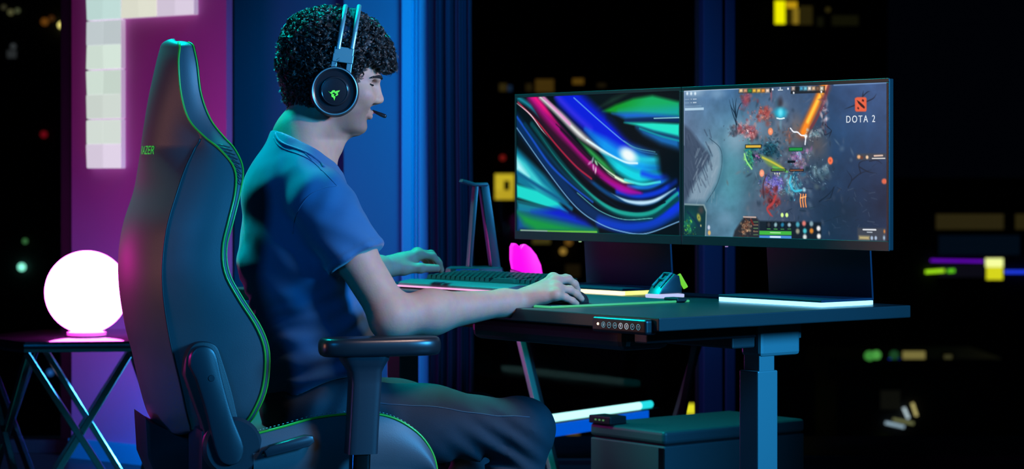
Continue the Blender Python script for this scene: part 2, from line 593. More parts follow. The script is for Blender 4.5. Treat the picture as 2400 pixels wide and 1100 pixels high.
# rounded top and bottom: extra rows that close in on a middle line
def shrink(rg_, k, dz, to):
    out = {}
    for key, pl in rg_.items():
        out[key] = [Vector((to.x + (p.x - to.x) * k, to.y + (p.y - to.y) * (1 - (1 - k) * 0.75), p.z + dz)) for p in pl]
    return out
def mid(rg_):
    a = sum((p for p in rg_['back']), Vector()) / 17; b = sum((p for p in rg_['front']), Vector()) / 17
    return (a + b) / 2
top0, bot0 = rings[0], rings[-1]
mt, mb = mid(top0), mid(bot0)
tops = [shrink(top0, math.cos(t), 0.018 * math.sin(t), mt) for t in np.linspace(0, math.pi / 2, 7)[1:]][::-1]
bots = [shrink(bot0, math.cos(t), -0.022 * math.sin(t), mb) for t in np.linspace(0, math.pi / 2, 7)[1:]]
rings = tops + rings + bots
grid_obj('back_panel', [r['back'] for r in rings], M_leather, chair)
grid_obj('side_panel', [r['sr'] for r in rings], M_leather, chair, flip=True)
grid_obj('side_panel', [r['sl'] for r in rings], M_leather, chair)
grid_obj('wing', [r['wr'] for r in rings], M_leather, chair, flip=True, label='stitched leather edge of the backrest')
grid_obj('wing', [r['wl'] for r in rings], M_leather, chair)
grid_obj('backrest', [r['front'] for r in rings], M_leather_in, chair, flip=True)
core = rings[6:-6]
for sd in ('wr', 'wl'):
    for idx, rr in ((0, 0.0024), (4, 0.0020)):
        pts = [r[sd][idx] + Vector((0, -0.0015 if sd == 'wr' else 0.0015, 0)) for r in rings[3:-3]]
        tube('piping', pts, rr, M_piping, chair, 8, label='green piping')
seam = [r['sr'][0] + Vector((0, -0.001, 0)) for r in rings[24:-4]]
tube('seam', seam, 0.0022, M_leather_in, chair, 6)
# stitches in the upper right edge
for k in range(9):
    i = 26 + k
    r = rings[min(i, len(rings) - 1)]
    a, b = r['wr'][1], rings[i + 1]['wr'][3]
    tube('stitch', [a + Vector((0, -0.003, 0)), (a + b) / 2 + Vector((0, -0.006, 0)), b + Vector((0, -0.003, 0))], 0.0009, M_leather_in, chair, 5)

# wordmark on the back, bent onto it
tx = text_mesh('wordmark', 'RAZER', 0.026, M_green, chair, Matrix.Identity(4), extrude=0.0003, sx=0.9)
zt_ = loc(345, 350, 0).z
ring_z = min(rings, key=lambda r: abs(r['back'][8].z - zt_))
bp = ring_z['back']
for vtx in tx.data.vertices:
    b = -vtx.co.x - 0.045
    f = (b - bp[0].y) / (bp[-1].y - bp[0].y) * 16
    i = max(0, min(15, int(f)))
    p = bp[i].lerp(bp[i + 1], f - i)
    h = vtx.co.y
    rows = sorted(rings[6:-6], key=lambda r: abs(r['back'][8].z - (zt_ + h)))[:2]
    r0, r1 = sorted(rows, key=lambda r: r['back'][8].z)
    q0 = r0['back'][i].lerp(r0['back'][i + 1], f - i); q1 = r1['back'][i].lerp(r1['back'][i + 1], f - i)
    tt = 0 if abs(q1.z - q0.z) < 1e-6 else (p.z + h - q0.z) / (q1.z - q0.z)
    a = q0.x + (q1.x - q0.x) * tt
    vtx.co = Vector((a - 0.0012 - abs(vtx.co.z), b, p.z + h))

# seat: an outline seen from the side, swept across
so = [(588, 1020), (620, 1012), (670, 999), (730, 982), (790, 973), (840, 970), (890, 972), (935, 986), (980, 1016), (1008, 1052), (1022, 1090), (1026, 1140)]
SW = 0.265
sp = [loc(u, v, -SW) for u, v in so]
spts = [Vector(p) for p in catmull([tuple(p) for p in sp], 40)]
zb = 0.385
rows = []
nb = 21
for p in spts:
    row = []
    for j in range(nb):
        b = -SW + 2 * SW * j / (nb - 1)
        t = abs(b) / SW
        dip = 0.028 * (1 - t ** 4)
        row.append(Vector((p.x - dip * 0.2, b, max(p.z - dip + 0.006 * math.sin(math.pi * min(1, (1 - t) * 5)), zb + .005))))
    rows.append(row)
rows.append([Vector((rows[-1][j].x - 0.01, rows[-1][j].y, zb)) for j in range(nb)])
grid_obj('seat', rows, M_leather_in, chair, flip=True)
for sgn in (-1, 1):
    rws = []
    for p in spts:
        row = []
        for j in range(9):
            t = j / 8
            row.append(Vector((p.x + (0.0 - p.x) * 0.04 * t, sgn * (SW + 0.014 * math.sin(math.pi * min(1, t * 1.1))), p.z + (zb - p.z) * t)))
        rws.append(row)
    grid_obj('seat_side', rws, M_leather, chair, flip=(sgn > 0))
    tube('piping', [Vector((p.x, sgn * (SW + 0.001), p.z)) for p in spts], 0.0027, M_piping, chair, 8, label='green piping')
    if sgn < 0:
        V, Fc = [], []
        for i in range(58):                     # a row of stitches just above the piping
            t = i / 57 * (len(spts) - 2)
            k = int(t); a = spts[k].lerp(spts[k + 1], t - k); b = spts[k].lerp(spts[k + 1], min(1, t - k + 0.3))
            v_, f_ = tube_geo([a + Vector((0, 0.012, 0.004)), b + Vector((0, 0.012, 0.004))], 0.0009, 4)
            Fc += [tuple(x + len(V) for x in f) for f in f_]; V += v_
        o_ = mobj('stitching', V, Fc, mat('thread_pale', (0.35, 0.5, 0.4), 0.6), chair); o_['kind'] = 'stuff'
mobj('seat_underside', [(-0.25, -SW, zb), (rows[-1][0].x, -SW, zb), (rows[-1][0].x, SW, zb), (-0.25, SW, zb)], [(0, 3, 2, 1)], M_shell, chair)
box('seat_pan', -0.22, 0.26, -0.2, 0.2, zb - 0.05, zb - 0.001, M_shell, chair, 0.01)

# hinge bracket beside the backrest, both sides, with recline lever on the near side
def outline(pts, b, n=40):
    q = [loc(u, v, b) for u, v in pts]
    c = catmull([(p.x, p.z) for p in q] , n)
    return [(float(x), float(z)) for x, z in c]
br = [(445, 860), (447, 835), (458, 818), (478, 812), (497, 818), (509, 838), (520, 885), (533, 935), (550, 990), (572, 1050), (560, 1085), (530, 1090), (508, 1064), (482, 960), (460, 890)]
rec = [(434, 880), (438, 835), (455, 808), (482, 802), (508, 812), (522, 845), (545, 920), (560, 985), (575, 1040), (540, 1095), (500, 1090), (476, 1000), (455, 940)]
for sgn in (-1, 1):
    bo = sgn * 0.262
    po_ = outline(rec, -0.265, 44)
    prism('hinge_recess', po_, min(bo, bo - sgn * 0.05), max(bo, bo - sgn * 0.05), M_leather_in, chair, 0.004, 'xzy')
    po_ = outline(br, -0.29, 48)
    b2 = sgn * 0.292
    prism('hinge_arm', po_, min(b2, b2 - sgn * 0.032), max(b2, b2 - sgn * 0.032), M_shell, chair, 0.006, 'xzy')
    c_ = loc(548, 1050, -0.285)
    Mx = Matrix.Translation((c_.x, sgn * 0.255, c_.z)) @ Matrix.Rotation(R(90) * (1 if sgn < 0 else -1), 4, 'X')
    lathe('hinge_cover', [(0.0, 0.0), (0.062, 0.0), (0.062, 0.016), (0.055, 0.023), (0.0, 0.023)], M_shell, chair, 48, M=Mx)
    s_ = loc(495, 887, -0.29)
    Ms = Matrix.Translation((s_.x, sgn * 0.292, s_.z)) @ Matrix.Rotation(R(90) * (1 if sgn < 0 else -1), 4, 'X')
    lathe('screw_cap', [(0.0, 0.0), (0.007, 0.0), (0.006, 0.0015), (0.0, 0.0015)], M_shell, chair, 16, M=Ms)
case = [(470, 1010), (520, 985), (575, 985), (605, 1025), (640, 1060), (690, 1110), (690, 1150), (470, 1150)]
q = [loc(u, v, -0.25) for u, v in case]
prism('hinge_casing', [(p.x, p.z) for p in q], -0.252, 0.252, M_shell, chair, 0.012, 'xzy')
rear = [(352, 985), (372, 1000), (445, 1032), (470, 1010), (480, 1150), (385, 1150), (358, 1085)]
q = [loc(u, v, -0.17) for u, v in rear]
prism('rear_cover', [(p.x, p.z) for p in q], -0.085, 0.085, M_shell, chair, 0.014, 'xzy')
lev = [(618, 1058), (632, 1045), (715, 1020), (733, 1022), (737, 1036), (725, 1047), (642, 1068), (624, 1072)]
q = [loc(u, v, -0.30) for u, v in lev]
prism('recline_lever', [(p.x, p.z) for p in q], -0.306, -0.284, M_shell, chair, 0.005, 'xzy', label='flat recline lever')
lv = loc(636, 1062, -0.29)
tube('lever_pin', [lv + Vector((-0.012, 0.03, 0)), lv + Vector((-0.012, -0.004, 0))], 0.008, M_darkchrome, chair, 12)
# armrests
def armrest(sgn):
    b0 = 0.335
    c0, c1 = loc(748, 810, -b0), loc(1030, 810, -b0)
    zt2, zb2 = loc(880, 790, -b0).z, loc(880, 834, -b0).z
    n = 40
    out = []
    a0, a1 = c0.x, c1.x
    for k in range(n):                         # rounded plan outline, a little waisted
        t = 2 * math.pi * k / n
        cx, cy = math.cos(t), math.sin(t)
        x = (a0 + a1) / 2 + (a1 - a0) / 2 * math.copysign(abs(cx) ** 0.55, cx)
        y = sgn * b0 + 0.050 * math.copysign(abs(cy) ** 0.62, cy)
        out.append((x, y))
    rows_ = []
    zm = (zt2 + zb2) / 2
    for t in np.linspace(-math.pi / 2, math.pi / 2, 13):
        k = 0.72 + 0.28 * math.cos(t) ** 0.8
        kx = 1 - (1 - k) * 0.35
        z = zm + (zt2 - zb2) / 2 * math.copysign(abs(math.sin(t)) ** 0.8, math.sin(t))
        rows_.append([Vector(((a0 + a1) / 2 + (x - (a0 + a1) / 2) * kx, sgn * b0 + (y - sgn * b0) * k, z)) for x, y in out])
    V = [p for r in rows_ for p in r]
    Fc = [(i * n + j, i * n + (j + 1) % n, (i + 1) * n + (j + 1) % n, (i + 1) * n + j) for i in range(12) for j in range(n)]
    Fc += [tuple(range(n))[::-1], tuple(range(12 * n, 13 * n))]
    mobj('arm_pad', V, Fc, mat('arm_pad_rubber', (0.010, 0.014, 0.018), 0.30), chair)
    stations = [(832, 796, 908, .040), (845, 800, 905, .038), (858, 808, 897, .032), (872, 817, 891, .028), (900, 819, 890, .027), (1000, 814, 884, .027), (1064, 810, 881, .027)]
    V, Fc = [], []
    def ringp(v, u0, u1, hb):
        p0, p1 = loc(u0, v, -b0), loc(u1, v, -b0)
        r_ = []
        for k in range(24):
            t = 2 * math.pi * (k + 0.5) / 24
            cx, cy = math.cos(t), math.sin(t)
            r_.append(Vector(((p0.x + p1.x) / 2 + (p1.x - p0.x) / 2 * math.copysign(abs(cx) ** 0.35, cx), sgn * b0 + hb * math.copysign(abs(cy) ** 0.35, cy), p0.z)))
        return r_
    def stack(sts):
        V, Fc = [], []
        for i, s in enumerate(sts):
            V += ringp(*s)
            if i:
                for k in range(24):
                    Fc.append(((i - 1) * 24 + k, (i - 1) * 24 + (k + 1) % 24, i * 24 + (k + 1) % 24, i * 24 + k))
        Fc.append(tuple(range(24))); Fc.append(tuple(range((len(sts) - 1) * 24, len(sts) * 24))[::-1])
        return V, Fc
    V, Fc = stack(stations)
    autosmooth(mobj('arm_post', V, Fc, M_shell, chair), 40)
    V, Fc = stack([(1062, 822, 866, .02), (1085, 821, 865, .02), (1200, 817, 860, .02)])
    autosmooth(mobj('arm_sleeve', V, Fc, M_darkchrome, chair, label='chrome sleeve'), 40)
    V, Fc = stack([(836, 812, 900, .034), (852, 815, 895, .034)])
    autosmooth(mobj('arm_joint', V, Fc, M_darkchrome, chair), 40)
    # bracket that runs under the seat
    z_ = loc(840, 1190, -b0).z
    am = (loc(820, 1190, -b0).x + loc(862, 1190, -b0).x) / 2
    box('arm_bracket', am - 0.03, am + 0.03, min(sgn * 0.05, sgn * (b0 + 0.025)), max(sgn * 0.05, sgn * (b0 + 0.025)), zb - 0.045, zb - 0.02, M_shell, chair, 0.005)
    box('arm_foot', am - 0.03, am + 0.03, sgn * b0 - 0.026, sgn * b0 + 0.026, zb - 0.045, z_ + 0.01, M_shell, chair, 0.005)
armrest(-1); armrest(1)
# column, star base and castors below the picture
lathe('gas_lift', [(0.0, 0.09), (0.03, 0.09), (0.03, 0.22), (0.02, 0.225), (0.02, zb - 0.04), (0.0, zb - 0.04)], M_darkchrome, chair, 24)
for k in range(5):
    a = R(72 * k + 20)
    d_ = Vector((math.cos(a), math.sin(a), 0))
    bar('base_arm', d_ * 0.02 + Vector((0, 0, 0.105)), d_ * 0.32 + Vector((0, 0, 0.078)), 0.045, 0.03, M_shell, chair, 0.006)
    w_ = d_ * 0.315 + Vector((0, 0, 0.03))
    side_ = Vector((-d_.y, d_.x, 0))
    tube('castor', [w_ - side_ * 0.02, w_ + side_ * 0.02], 0.03, M_black, chair, 18)
    tube('castor_stem', [w_, w_ + Vector((0, 0, 0.045))], 0.006, M_darkchrome, chair, 8)

# ================================================================== organic shapes: signed distances meshed by surface nets
def smin(a, b, k):
    h = np.clip(0.5 + 0.5 * (b - a) / k, 0, 1)
    return b + (a - b) * h - k * h * (1 - h)

class Shape:
    def __init__(s): s.p = []
    def add(s, fn, c, r, k=0.01, mode='u'):
        s.p.append((fn, np.array(c, float), float(r), k, mode)); return s
    def cap(s, p, q, r1, r2, k=0.012, sy=1.0, mode='u'):
        """tapered capsule; sy < 1 narrows the distances along the lateral axis, which widens the limb"""
        p, q = np.array(p, float), np.array(q, float)
        sc = np.array([1, sy, 1])
        ps, qs = p * sc, q * sc
        d = qs - ps; dd = max(d @ d, 1e-12)
        def fn(P):
            x = P * sc - ps
            t = np.clip(x @ d / dd, 0, 1)
            return np.linalg.norm(x - t[:, None] * d, axis=1) - (r1 + (r2 - r1) * t)
        R_ = max(r1, r2) / sy
        return s.add(fn, (p + q) / 2, np.linalg.norm(q - p) / 2 + R_, k, mode)
    def ell(s, c, rad, k=0.012, mode='u', rot=None):
        c, rad = np.array(c, float), np.array(rad, float)
        m = rad.min()
        def fn(P):
            x = P - c
            if rot is not None: x = x @ rot
            q = x / rad
            n = np.linalg.norm(q, axis=1)
            g = np.linalg.norm(q / rad, axis=1) + 1e-9
            return n * (n - 1) / g
        return s.add(fn, c, rad.max(), k, mode)
    def ev(s, P, cull=True):
        d = np.full(len(P), 1.0)
        if cull:
            lo, hi = P.min(0), P.max(0)
        for fn, c, r, k, mode in s.p:
            if cull:
                gap = np.linalg.norm(np.maximum(np.maximum(lo - c, c - hi), 0))
                if gap > r + 0.06: continue
            f = fn(P)
            if mode == 'u': d = smin(d, f, k)
            elif mode == 's': d = -smin(-d, f, k)        # carve out
            elif mode == 'i': d = -smin(-d, -f, k)       # keep only inside
            else: d = d + f                              # 'd': displacement
        return d

def net(shape, lo, hi, h, B=8, slack=1.5, smooth=1):
    lo, hi = np.array(lo, float), np.array(hi, float)
    nb = np.ceil((hi - lo) / (h * B)).astype(int)
    gi = np.stack(np.meshgrid(*[np.arange(k) for k in nb], indexing='ij'), -1).reshape(-1, 3)
    cen = lo + (gi + 0.5) * B * h
    f = np.concatenate([shape.ev(c, False) for c in np.array_split(cen, max(1, len(cen) // 20000))])
    act = gi[np.abs(f) < B * h * 0.87 * slack]
    key = (act // 4) @ np.array([1000003, 1009, 1])
    order = np.argsort(key, kind='stable')
    act = act[order]; key = key[order]
    off = np.stack(np.meshgrid(*[np.arange(B + 1)] * 3, indexing='ij'), -1).reshape(-1, 3)
    N = nb * B + 2
    cid = lambda c: (c[..., 0] * N[1] + c[..., 1]) * N[2] + c[..., 2]
    ids, pos, quads = [], [], []
    bounds = np.flatnonzero(np.diff(key)) + 1
    cells8 = np.stack(np.meshgrid(*[np.arange(2)] * 3, indexing='ij'), -1).reshape(-1, 3)
    edges = [(a, b) for a in range(8) for b in range(a + 1, 8) if np.abs(cells8[a] - cells8[b]).sum() == 1]
    for grp in np.split(act, bounds):
        if not len(grp): continue
        G = grp[:, None, :] * B + off[None]
        val = shape.ev((lo + G.reshape(-1, 3) * h)).reshape(-1, B + 1, B + 1, B + 1)
        ins = val < 0
        cor = np.stack([val[:, x:x + B, y:y + B, z:z + B] for x, y, z in cells8], -1)
        ci = cor < 0
        n_in = ci.sum(-1)
        m = (n_in > 0) & (n_in < 8)
        if not m.any(): continue
        cv = cor[m]
        acc = np.zeros((len(cv), 3)); cnt = np.zeros(len(cv))
        for a, b in edges:
            fa, fb = cv[:, a], cv[:, b]
            x = (fa < 0) != (fb < 0)
            t = np.where(x, fa / np.where(x, fa - fb, 1), 0)
            p = cells8[a] + (cells8[b] - cells8[a]) * t[:, None]
            acc += p * x[:, None]; cnt += x
        bi, x, y, z = np.nonzero(m)
        cell = grp[bi] * B + np.stack([x, y, z], -1)
        ids.append(cid(cell)); pos.append(lo + (cell + acc / cnt[:, None]) * h)
        for ax in range(3):
            s0 = [slice(0, B)] * 3
            s1 = list(s0); s1[ax] = slice(1, B + 1)
            A = ins[(slice(None), *s0)]; Bv = ins[(slice(None), *s1)]
            x = A != Bv
            bi, i, j, k = np.nonzero(x)
            if not len(bi): continue
            g = grp[bi] * B + np.stack([i, j, k], -1)
            u, w = np.zeros(3, int), np.zeros(3, int)
            u[(ax + 1) % 3] = 1; w[(ax + 2) % 3] = 1
            q = np.stack([cid(g - u - w), cid(g - w), cid(g), cid(g - u)], -1)
            fl = ~A[bi, i, j, k]
            q[fl] = q[fl][:, ::-1]
            quads.append(q)
    ids = np.concatenate(ids); pos = np.concatenate(pos); quads = np.concatenate(quads)
    uid, first = np.unique(ids, return_index=True)
    V = pos[first]
    Q = np.searchsorted(uid, quads)
    ok = (Q < len(uid)).all(1)
    Q = Q[ok]; quads = quads[ok]
    Q = Q[(uid[Q] == quads).all(1)]
    e = np.concatenate([Q[:, [0, 1]], Q[:, [1, 2]], Q[:, [2, 3]], Q[:, [3, 0]]])
    e = np.unique(np.sort(e, 1), axis=0)
    for _ in range(smooth):
        s = np.zeros_like(V); c = np.zeros(len(V))
        for a in range(3):
            s[:, a] = np.bincount(e[:, 0], V[e[:, 1], a], len(V)) + np.bincount(e[:, 1], V[e[:, 0], a], len(V))
        c = np.bincount(e[:, 0], minlength=len(V)) + np.bincount(e[:, 1], minlength=len(V))
        V = V * 0.5 + 0.5 * s / np.maximum(c, 1)[:, None]
    return V, Q

def net_obj(name, V, Q, m, parent=None, label=None):
    me = bpy.data.meshes.new(name)
    me.vertices.add(len(V)); me.vertices.foreach_set('co', V.astype(np.float32).ravel())
    me.loops.add(Q.size); me.loops.foreach_set('vertex_index', Q.astype(np.int32).ravel())
    me.polygons.add(len(Q))
    me.polygons.foreach_set('loop_start', np.arange(0, Q.size, 4, dtype=np.int32))
    me.polygons.foreach_set('loop_total', np.full(len(Q), 4, dtype=np.int32))
    me.update(calc_edges=True); me.validate()
    me.materials.append(m); me.shade_smooth()
    o = bpy.data.objects.new(name, me)
    C.objects.link(o)
    if parent is not None: o.parent = parent
    if label: o['label'] = label
    return o

def wob(P, k, seed):
    """smooth pseudo-noise from warped sines, about -1..1"""
    r = np.random.RandomState(seed)
    v = np.zeros(len(P)); W_ = P.copy()
    for i in range(4):
        d = r.normal(size=(3, 3)); d /= np.linalg.norm(d, axis=1)[:, None]
        q = W_ @ d.T * k * (1 + 0.45 * i) + r.uniform(0, 6.28, 3)
        v += np.sin(q[:, 0] + 0.8 * np.sin(q[:, 1])) * np.sin(q[:, 2]) / (1 + 0.5 * i)
    return v / 1.9

# ================================================================== the player
SKIN = (0.50, 0.30, 0.22)
def skin_mat():
    m = mat('skin', SKIN, 0.58, bump=0.12, bump_scale=260, sss=0.10, spec=0.3)
    nt = m.node_tree
    b = nt.nodes['Principled BSDF']
    at = nt.nodes.new('ShaderNodeAttribute'); at.attribute_name = 'tint'
    n = nt.nodes.new('ShaderNodeTexNoise'); n.inputs['Scale'].default_value = 45; n.inputs['Detail'].default_value = 4
    mx = nt.nodes.new('ShaderNodeMix'); mx.data_type = 'RGBA'; mx.blend_type = 'MULTIPLY'
    mx.inputs[0].default_value = 0.35
    nt.links.new(at.outputs['Color'], mx.inputs[6]); nt.links.new(n.outputs['Color'], mx.inputs[7])
    nt.links.new(mx.outputs[2], b.inputs['Base Color'])
    return m
M_skin = skin_mat()
M_shirt = mat('blue_cotton', (0.010, 0.095, 0.215), 0.85, bump=0.15, bump_scale=700, sheen=0.25, var=0.06, var_scale=14)
M_jeans = mat('dark_denim', (0.011, 0.019, 0.030), 0.85, bump=0.3, bump_scale=650, var=0.2, var_scale=30)

def V3(p): return np.array(p, float)
shR, shL = loc(750, 468, -0.178), V3((0.03, 0.185, 0)); shL[2] = shR.z
shL = Vector(shL)
elR, wrR = loc(920, 744, -0.275), lw(1226, 705, 5.07)
elL, wrL = MCHI @ Vector((-0.46, 5.49, 0.79)), lw(910, 625, 5.70)
pel, lum, che, upp, nkb = loc(738, 940, 0), loc(735, 820, 0), loc(697, 610, 0), loc(690, 455, 0), loc(712, 345, 0)
nkt = loc(748, 250, 0)

HC_ = np.array(loc(775, 185, 0))                # head frame: x forward, y left, z up
HY = R(5) - PS
ch_, sh_ = math.cos(HY), math.sin(HY)
HR = np.array([[ch_, -sh_, 0], [sh_, ch_, 0], [0, 0, 1]])
S_ = (O.y + HC_[0] * SF) / F
def hp(u, v, y=0.0):
    return np.array([(u - 775) * S_, y, (185 - v) * S_])
def h2b(q): return HC_ + HR @ np.array(q, float)
def b2h(P): return (P - HC_) @ HR

def table_shape(rows):
    """closed sections: rows of (row v, front u, back u, half width)"""
    v = np.array([r[0] for r in rows], float)
    z = (185 - v) * S_
    o = np.argsort(z)
    z = z[o]
    xf = (np.array([r[1] for r in rows])[o] - 775) * S_
    xk = (np.array([r[2] for r in rows])[o] - 775) * S_
    w = np.array([r[3] for r in rows], float)[o]
    zz = np.linspace(z[0], z[-1], 200)
    def sm(a):
        y = np.interp(zz, z, a)
        k = np.exp(-0.5 * (np.arange(-8, 9) / 2.6) ** 2); k /= k.sum()
        yp = np.concatenate([np.full(8, y[0]), y, np.full(8, y[-1])])
        return np.convolve(yp, k, 'valid')
    xf, xk, w = sm(xf), sm(xk), sm(w)
    def fn(P, power=2.25):
        q = b2h(P)
        Z = q[:, 2]
        F_, K_, W_ = np.interp(Z, zz, xf), np.interp(Z, zz, xk), np.interp(Z, zz, w)
        c = K_ + (F_ - K_) * 0.45
        hx = np.where(q[:, 0] > c, F_ - c, c - K_)
        hx = np.maximum(hx, 0.004); W_ = np.maximum(W_, 0.004)
        n = (np.abs((q[:, 0] - c) / hx) ** power + np.abs(q[:, 1] / W_) ** power) ** (1 / power)
        d = (n - 1) * np.minimum(hx, W_)
        dz = np.maximum(Z - zz[-1], zz[0] - Z)
        return np.where(dz > 0, np.sqrt(np.maximum(d, 0) ** 2 + np.maximum(dz, 0) ** 2) + 0.0, d)
    return fn
head_rows = [(33, 770, 752, .006), (38, 800, 728, .028), (48, 826, 708, .045), (65, 848, 690, .060), (90, 868, 675, .071), (120, 880, 667, .076), (150, 886, 665, .0775),
             (178, 888, 666, .077), (190, 881, 669, .0755), (200, 874, 672, .074), (215, 870, 678, .072), (230, 869, 688, .070), (243, 868, 700, .066), (256, 867, 712, .061),
             (268, 864, 724, .056), (280, 859, 738, .050), (292, 857, 756, .043), (302, 855, 785, .035), (309, 850, 806, .026), (314, 842, 822, .014), (316, 836, 828, .006)]
head_fn = table_shape(head_rows)

body = Shape()
body.add(head_fn, h2b(hp(775, 175)), 0.20, 0.012)
def hcap(p, q, r1, r2, k=0.008, mode='u'): body.cap(h2b(p), h2b(q), r1, r2, k, mode=mode)
def hell(c, rad, k=0.008, mode='u'): body.ell(h2b(c), rad, k, mode, rot=HR)
# brow, nose, lips, chin, cheekbones, eye sockets and lids
for s in (-1, 1):
    hcap(hp(884, 183, s * .010), hp(868, 184, s * .040), 0.0080, 0.0075, 0.012)
    hell(hp(872, 200, s * .031), (0.012, 0.0165, 0.0110), 0.009, 's')
    hell(hp(848, 222, s * .048), (0.020, 0.013, 0.014), 0.03)
    hcap(hp(872, 222, s * .010), hp(858, 232, s * .030), 0.0085, 0.0120, 0.022)
    hell(hp(858.6, 199.5, s * .0315), (0.0135, 0.0140, 0.0125), 0.003)
    hcap(hp(870.0, 197.5, s * .020), hp(865.5, 199, s * .043), 0.0032, 0.0028, 0.003)
    hcap(hp(867.5, 205, s * .022), hp(864, 204, s * .042), 0.0022, 0.0018, 0.003)
    hell(hp(881, 236, s * .0115), (0.010, 0.0068, 0.0080), 0.005)
    hell(hp(877, 243, s * .008), (0.0055, 0.0035, 0.0035), 0.003, 's')
    hell(hp(770, 205, s * .080), (0.018, 0.010, 0.030), 0.006)
hcap(hp(879, 186), hp(889.5, 230), 0.0070, 0.0080, 0.010)
hell(hp(890, 234), (0.0085, 0.0095, 0.0080), 0.006)
hcap(hp(881, 240), hp(873, 244), 0.0050, 0.0040, 0.006)
hcap(hp(862, 263, -.020), hp(869.5, 264.5), 0.0035, 0.0054, 0.004); hcap(hp(862, 263, .020), hp(869.5, 264.5), 0.0035, 0.0054, 0.004)
hcap(hp(861, 270, -.018), hp(866.5, 273.5), 0.0036, 0.0060, 0.004); hcap(hp(861, 270, .018), hp(866.5, 273.5), 0.0036, 0.0060, 0.004)
hcap(hp(869, 268.7, -.024), hp(873, 269), 0.0007, 0.0009, 0.0025, 's'); hcap(hp(869, 268.7, .024), hp(873, 269), 0.0007, 0.0009, 0.0025, 's')
hell(hp(845, 300), (0.013, 0.019, 0.013), 0.012)
# neck, torso, arms (the legs are in the jeans)
body.cap(nkb, nkt, 0.060, 0.056, 0.030)
body.cap(loc(772, 330, 0), loc(800, 300, 0), 0.030, 0.022, 0.03)
body.ell(loc(781, 345, 0), (0.012, 0.010, 0.014), 0.015)
body.cap(upp, nkb, 0.080, 0.060, 0.05)
for s in (-1, 1):
    sh = shR if s < 0 else shL
    body.cap(loc(706, 318, s * .03), (sh.x - 0.02, sh.y * 0.75, sh.z + 0.04), 0.040, 0.036, 0.05)
body.cap(che, upp, 0.105, 0.095, 0.04, sy=0.66)
body.cap(lum, che, 0.096, 0.105, 0.04, sy=0.72)
body.cap(pel, lum, 0.10, 0.096, 0.04, sy=0.70)
for sh, el, wr in ((shR, elR, wrR), (shL, elL, wrL)):
    mid_ = sh.lerp(el, 0.45)
    body.cap(sh, mid_, 0.050, 0.046, 0.02)
    body.cap(mid_, el, 0.046, 0.042, 0.02)
    f1 = el.lerp(wr, 0.28)
    body.cap(el, f1, 0.042, 0.0445, 0.03)
    body.cap(f1, el.lerp(wr, 0.85), 0.0445, 0.0275, 0.03)
    body.cap(el.lerp(wr, 0.85), wr, 0.0275, 0.0250, 0.02)
    body.ell(el.lerp(sh, 0.02) + Vector((-0.008, 0, -0.020)), (0.024, 0.022, 0.022), 0.03)

def finger(pts, r0, r1, k=0.004):
    n = len(pts) - 1
    for i in range(n):
        a, b = r0 + (r1 - r0) * i / n, r0 + (r1 - r0) * (i + 1) / n
        body.cap(pts[i], pts[i + 1], a, b, k if i else 0.010)
        if i: body.ell(pts[i], [a * 1.07] * 3, 0.004)
def hand(wr, fingers, thumb):
    kn = [f[0] for f in fingers]
    for p in kn:
        body.cap(wr.lerp(p, 0.06), p, 0.0185, 0.0115, 0.012)
    for a, b in zip(kn[:-1], kn[1:]):
        body.cap(a, b, 0.0108, 0.0108, 0.008)
    mid2 = sum((p for p in kn), Vector()) / 4
    body.ell(wr.lerp(mid2, 0.55) + Vector((0, 0, -0.006)), (0.034, 0.030, 0.017), 0.02)
    for i, f in enumerate(fingers):
        body.ell(f[0] + Vector((0, 0, 0.001)), [0.0118] * 3, 0.006)
        finger(f, (0.0098, 0.0102, 0.0098, 0.0088)[i], (0.0080, 0.0084, 0.0080, 0.0070)[i])
    body.cap(wr.lerp(thumb[0], 0.3), thumb[0], 0.018, 0.0165, 0.015)
    finger(thumb, 0.0140, 0.0095, 0.006)
fR = [[lw(1296, 654, 5.128), lw(1326, 653, 5.158), lw(1343, 667, 5.168), lw(1351, 684, 5.172)],
      [lw(1300, 660, 5.103), lw(1331, 655, 5.128), lw(1346, 667, 5.136), lw(1353, 680, 5.140)],
      [lw(1303, 676, 5.080), lw(1335, 680, 5.100), lw(1351, 690, 5.107), lw(1362, 701, 5.112)],
      [lw(1301, 691, 5.058), lw(1325, 698, 5.075), lw(1341, 706, 5.082), lw(1351, 712, 5.088)]]
hand(wrR, fR, [lw(1255, 700, 5.12), lw(1285, 705, 5.155), lw(1315, 710, 5.175)])
fL = [[lw(980, 596, 5.735), lw(1014, 601, 5.745), lw(1028, 617, 5.750), lw(1034, 633, 5.755)],
      [lw(978, 594, 5.758), lw(1010, 596, 5.785), lw(1024, 612, 5.790), lw(1030, 629, 5.79)],
      [lw(974, 597, 5.782), lw(1002, 599, 5.812), lw(1015, 615, 5.82), lw(1020, 630, 5.82)],
      [lw(968, 602, 5.803), lw(992, 605, 5.835), lw(1003, 619, 5.84), lw(1008, 630, 5.84)]]
hand(wrL, fL, [lw(945, 630, 5.705), lw(985, 629, 5.712), lw(1024, 629, 5.722)])

EXT_LO = [-0.35, -0.33, 0.50]; EXT_HI = [0.75, 0.72, 1.40]
allp = np.array([c for _, c, r, _, _ in body.p]); allr = np.array([r for _, _, r, _, _ in body.p])
blo, bhi = (allp - allr[:, None]).min(0) - 0.02, (allp + allr[:, None]).max(0) + 0.02
Vb, Qb = net(body, blo, bhi, 0.0027, smooth=2)
person = net_obj('person', Vb, Qb, M_skin)
person.matrix_world = MCH
tag(person, 'young man in blue t-shirt and dark jeans seated at the desk', 'person')
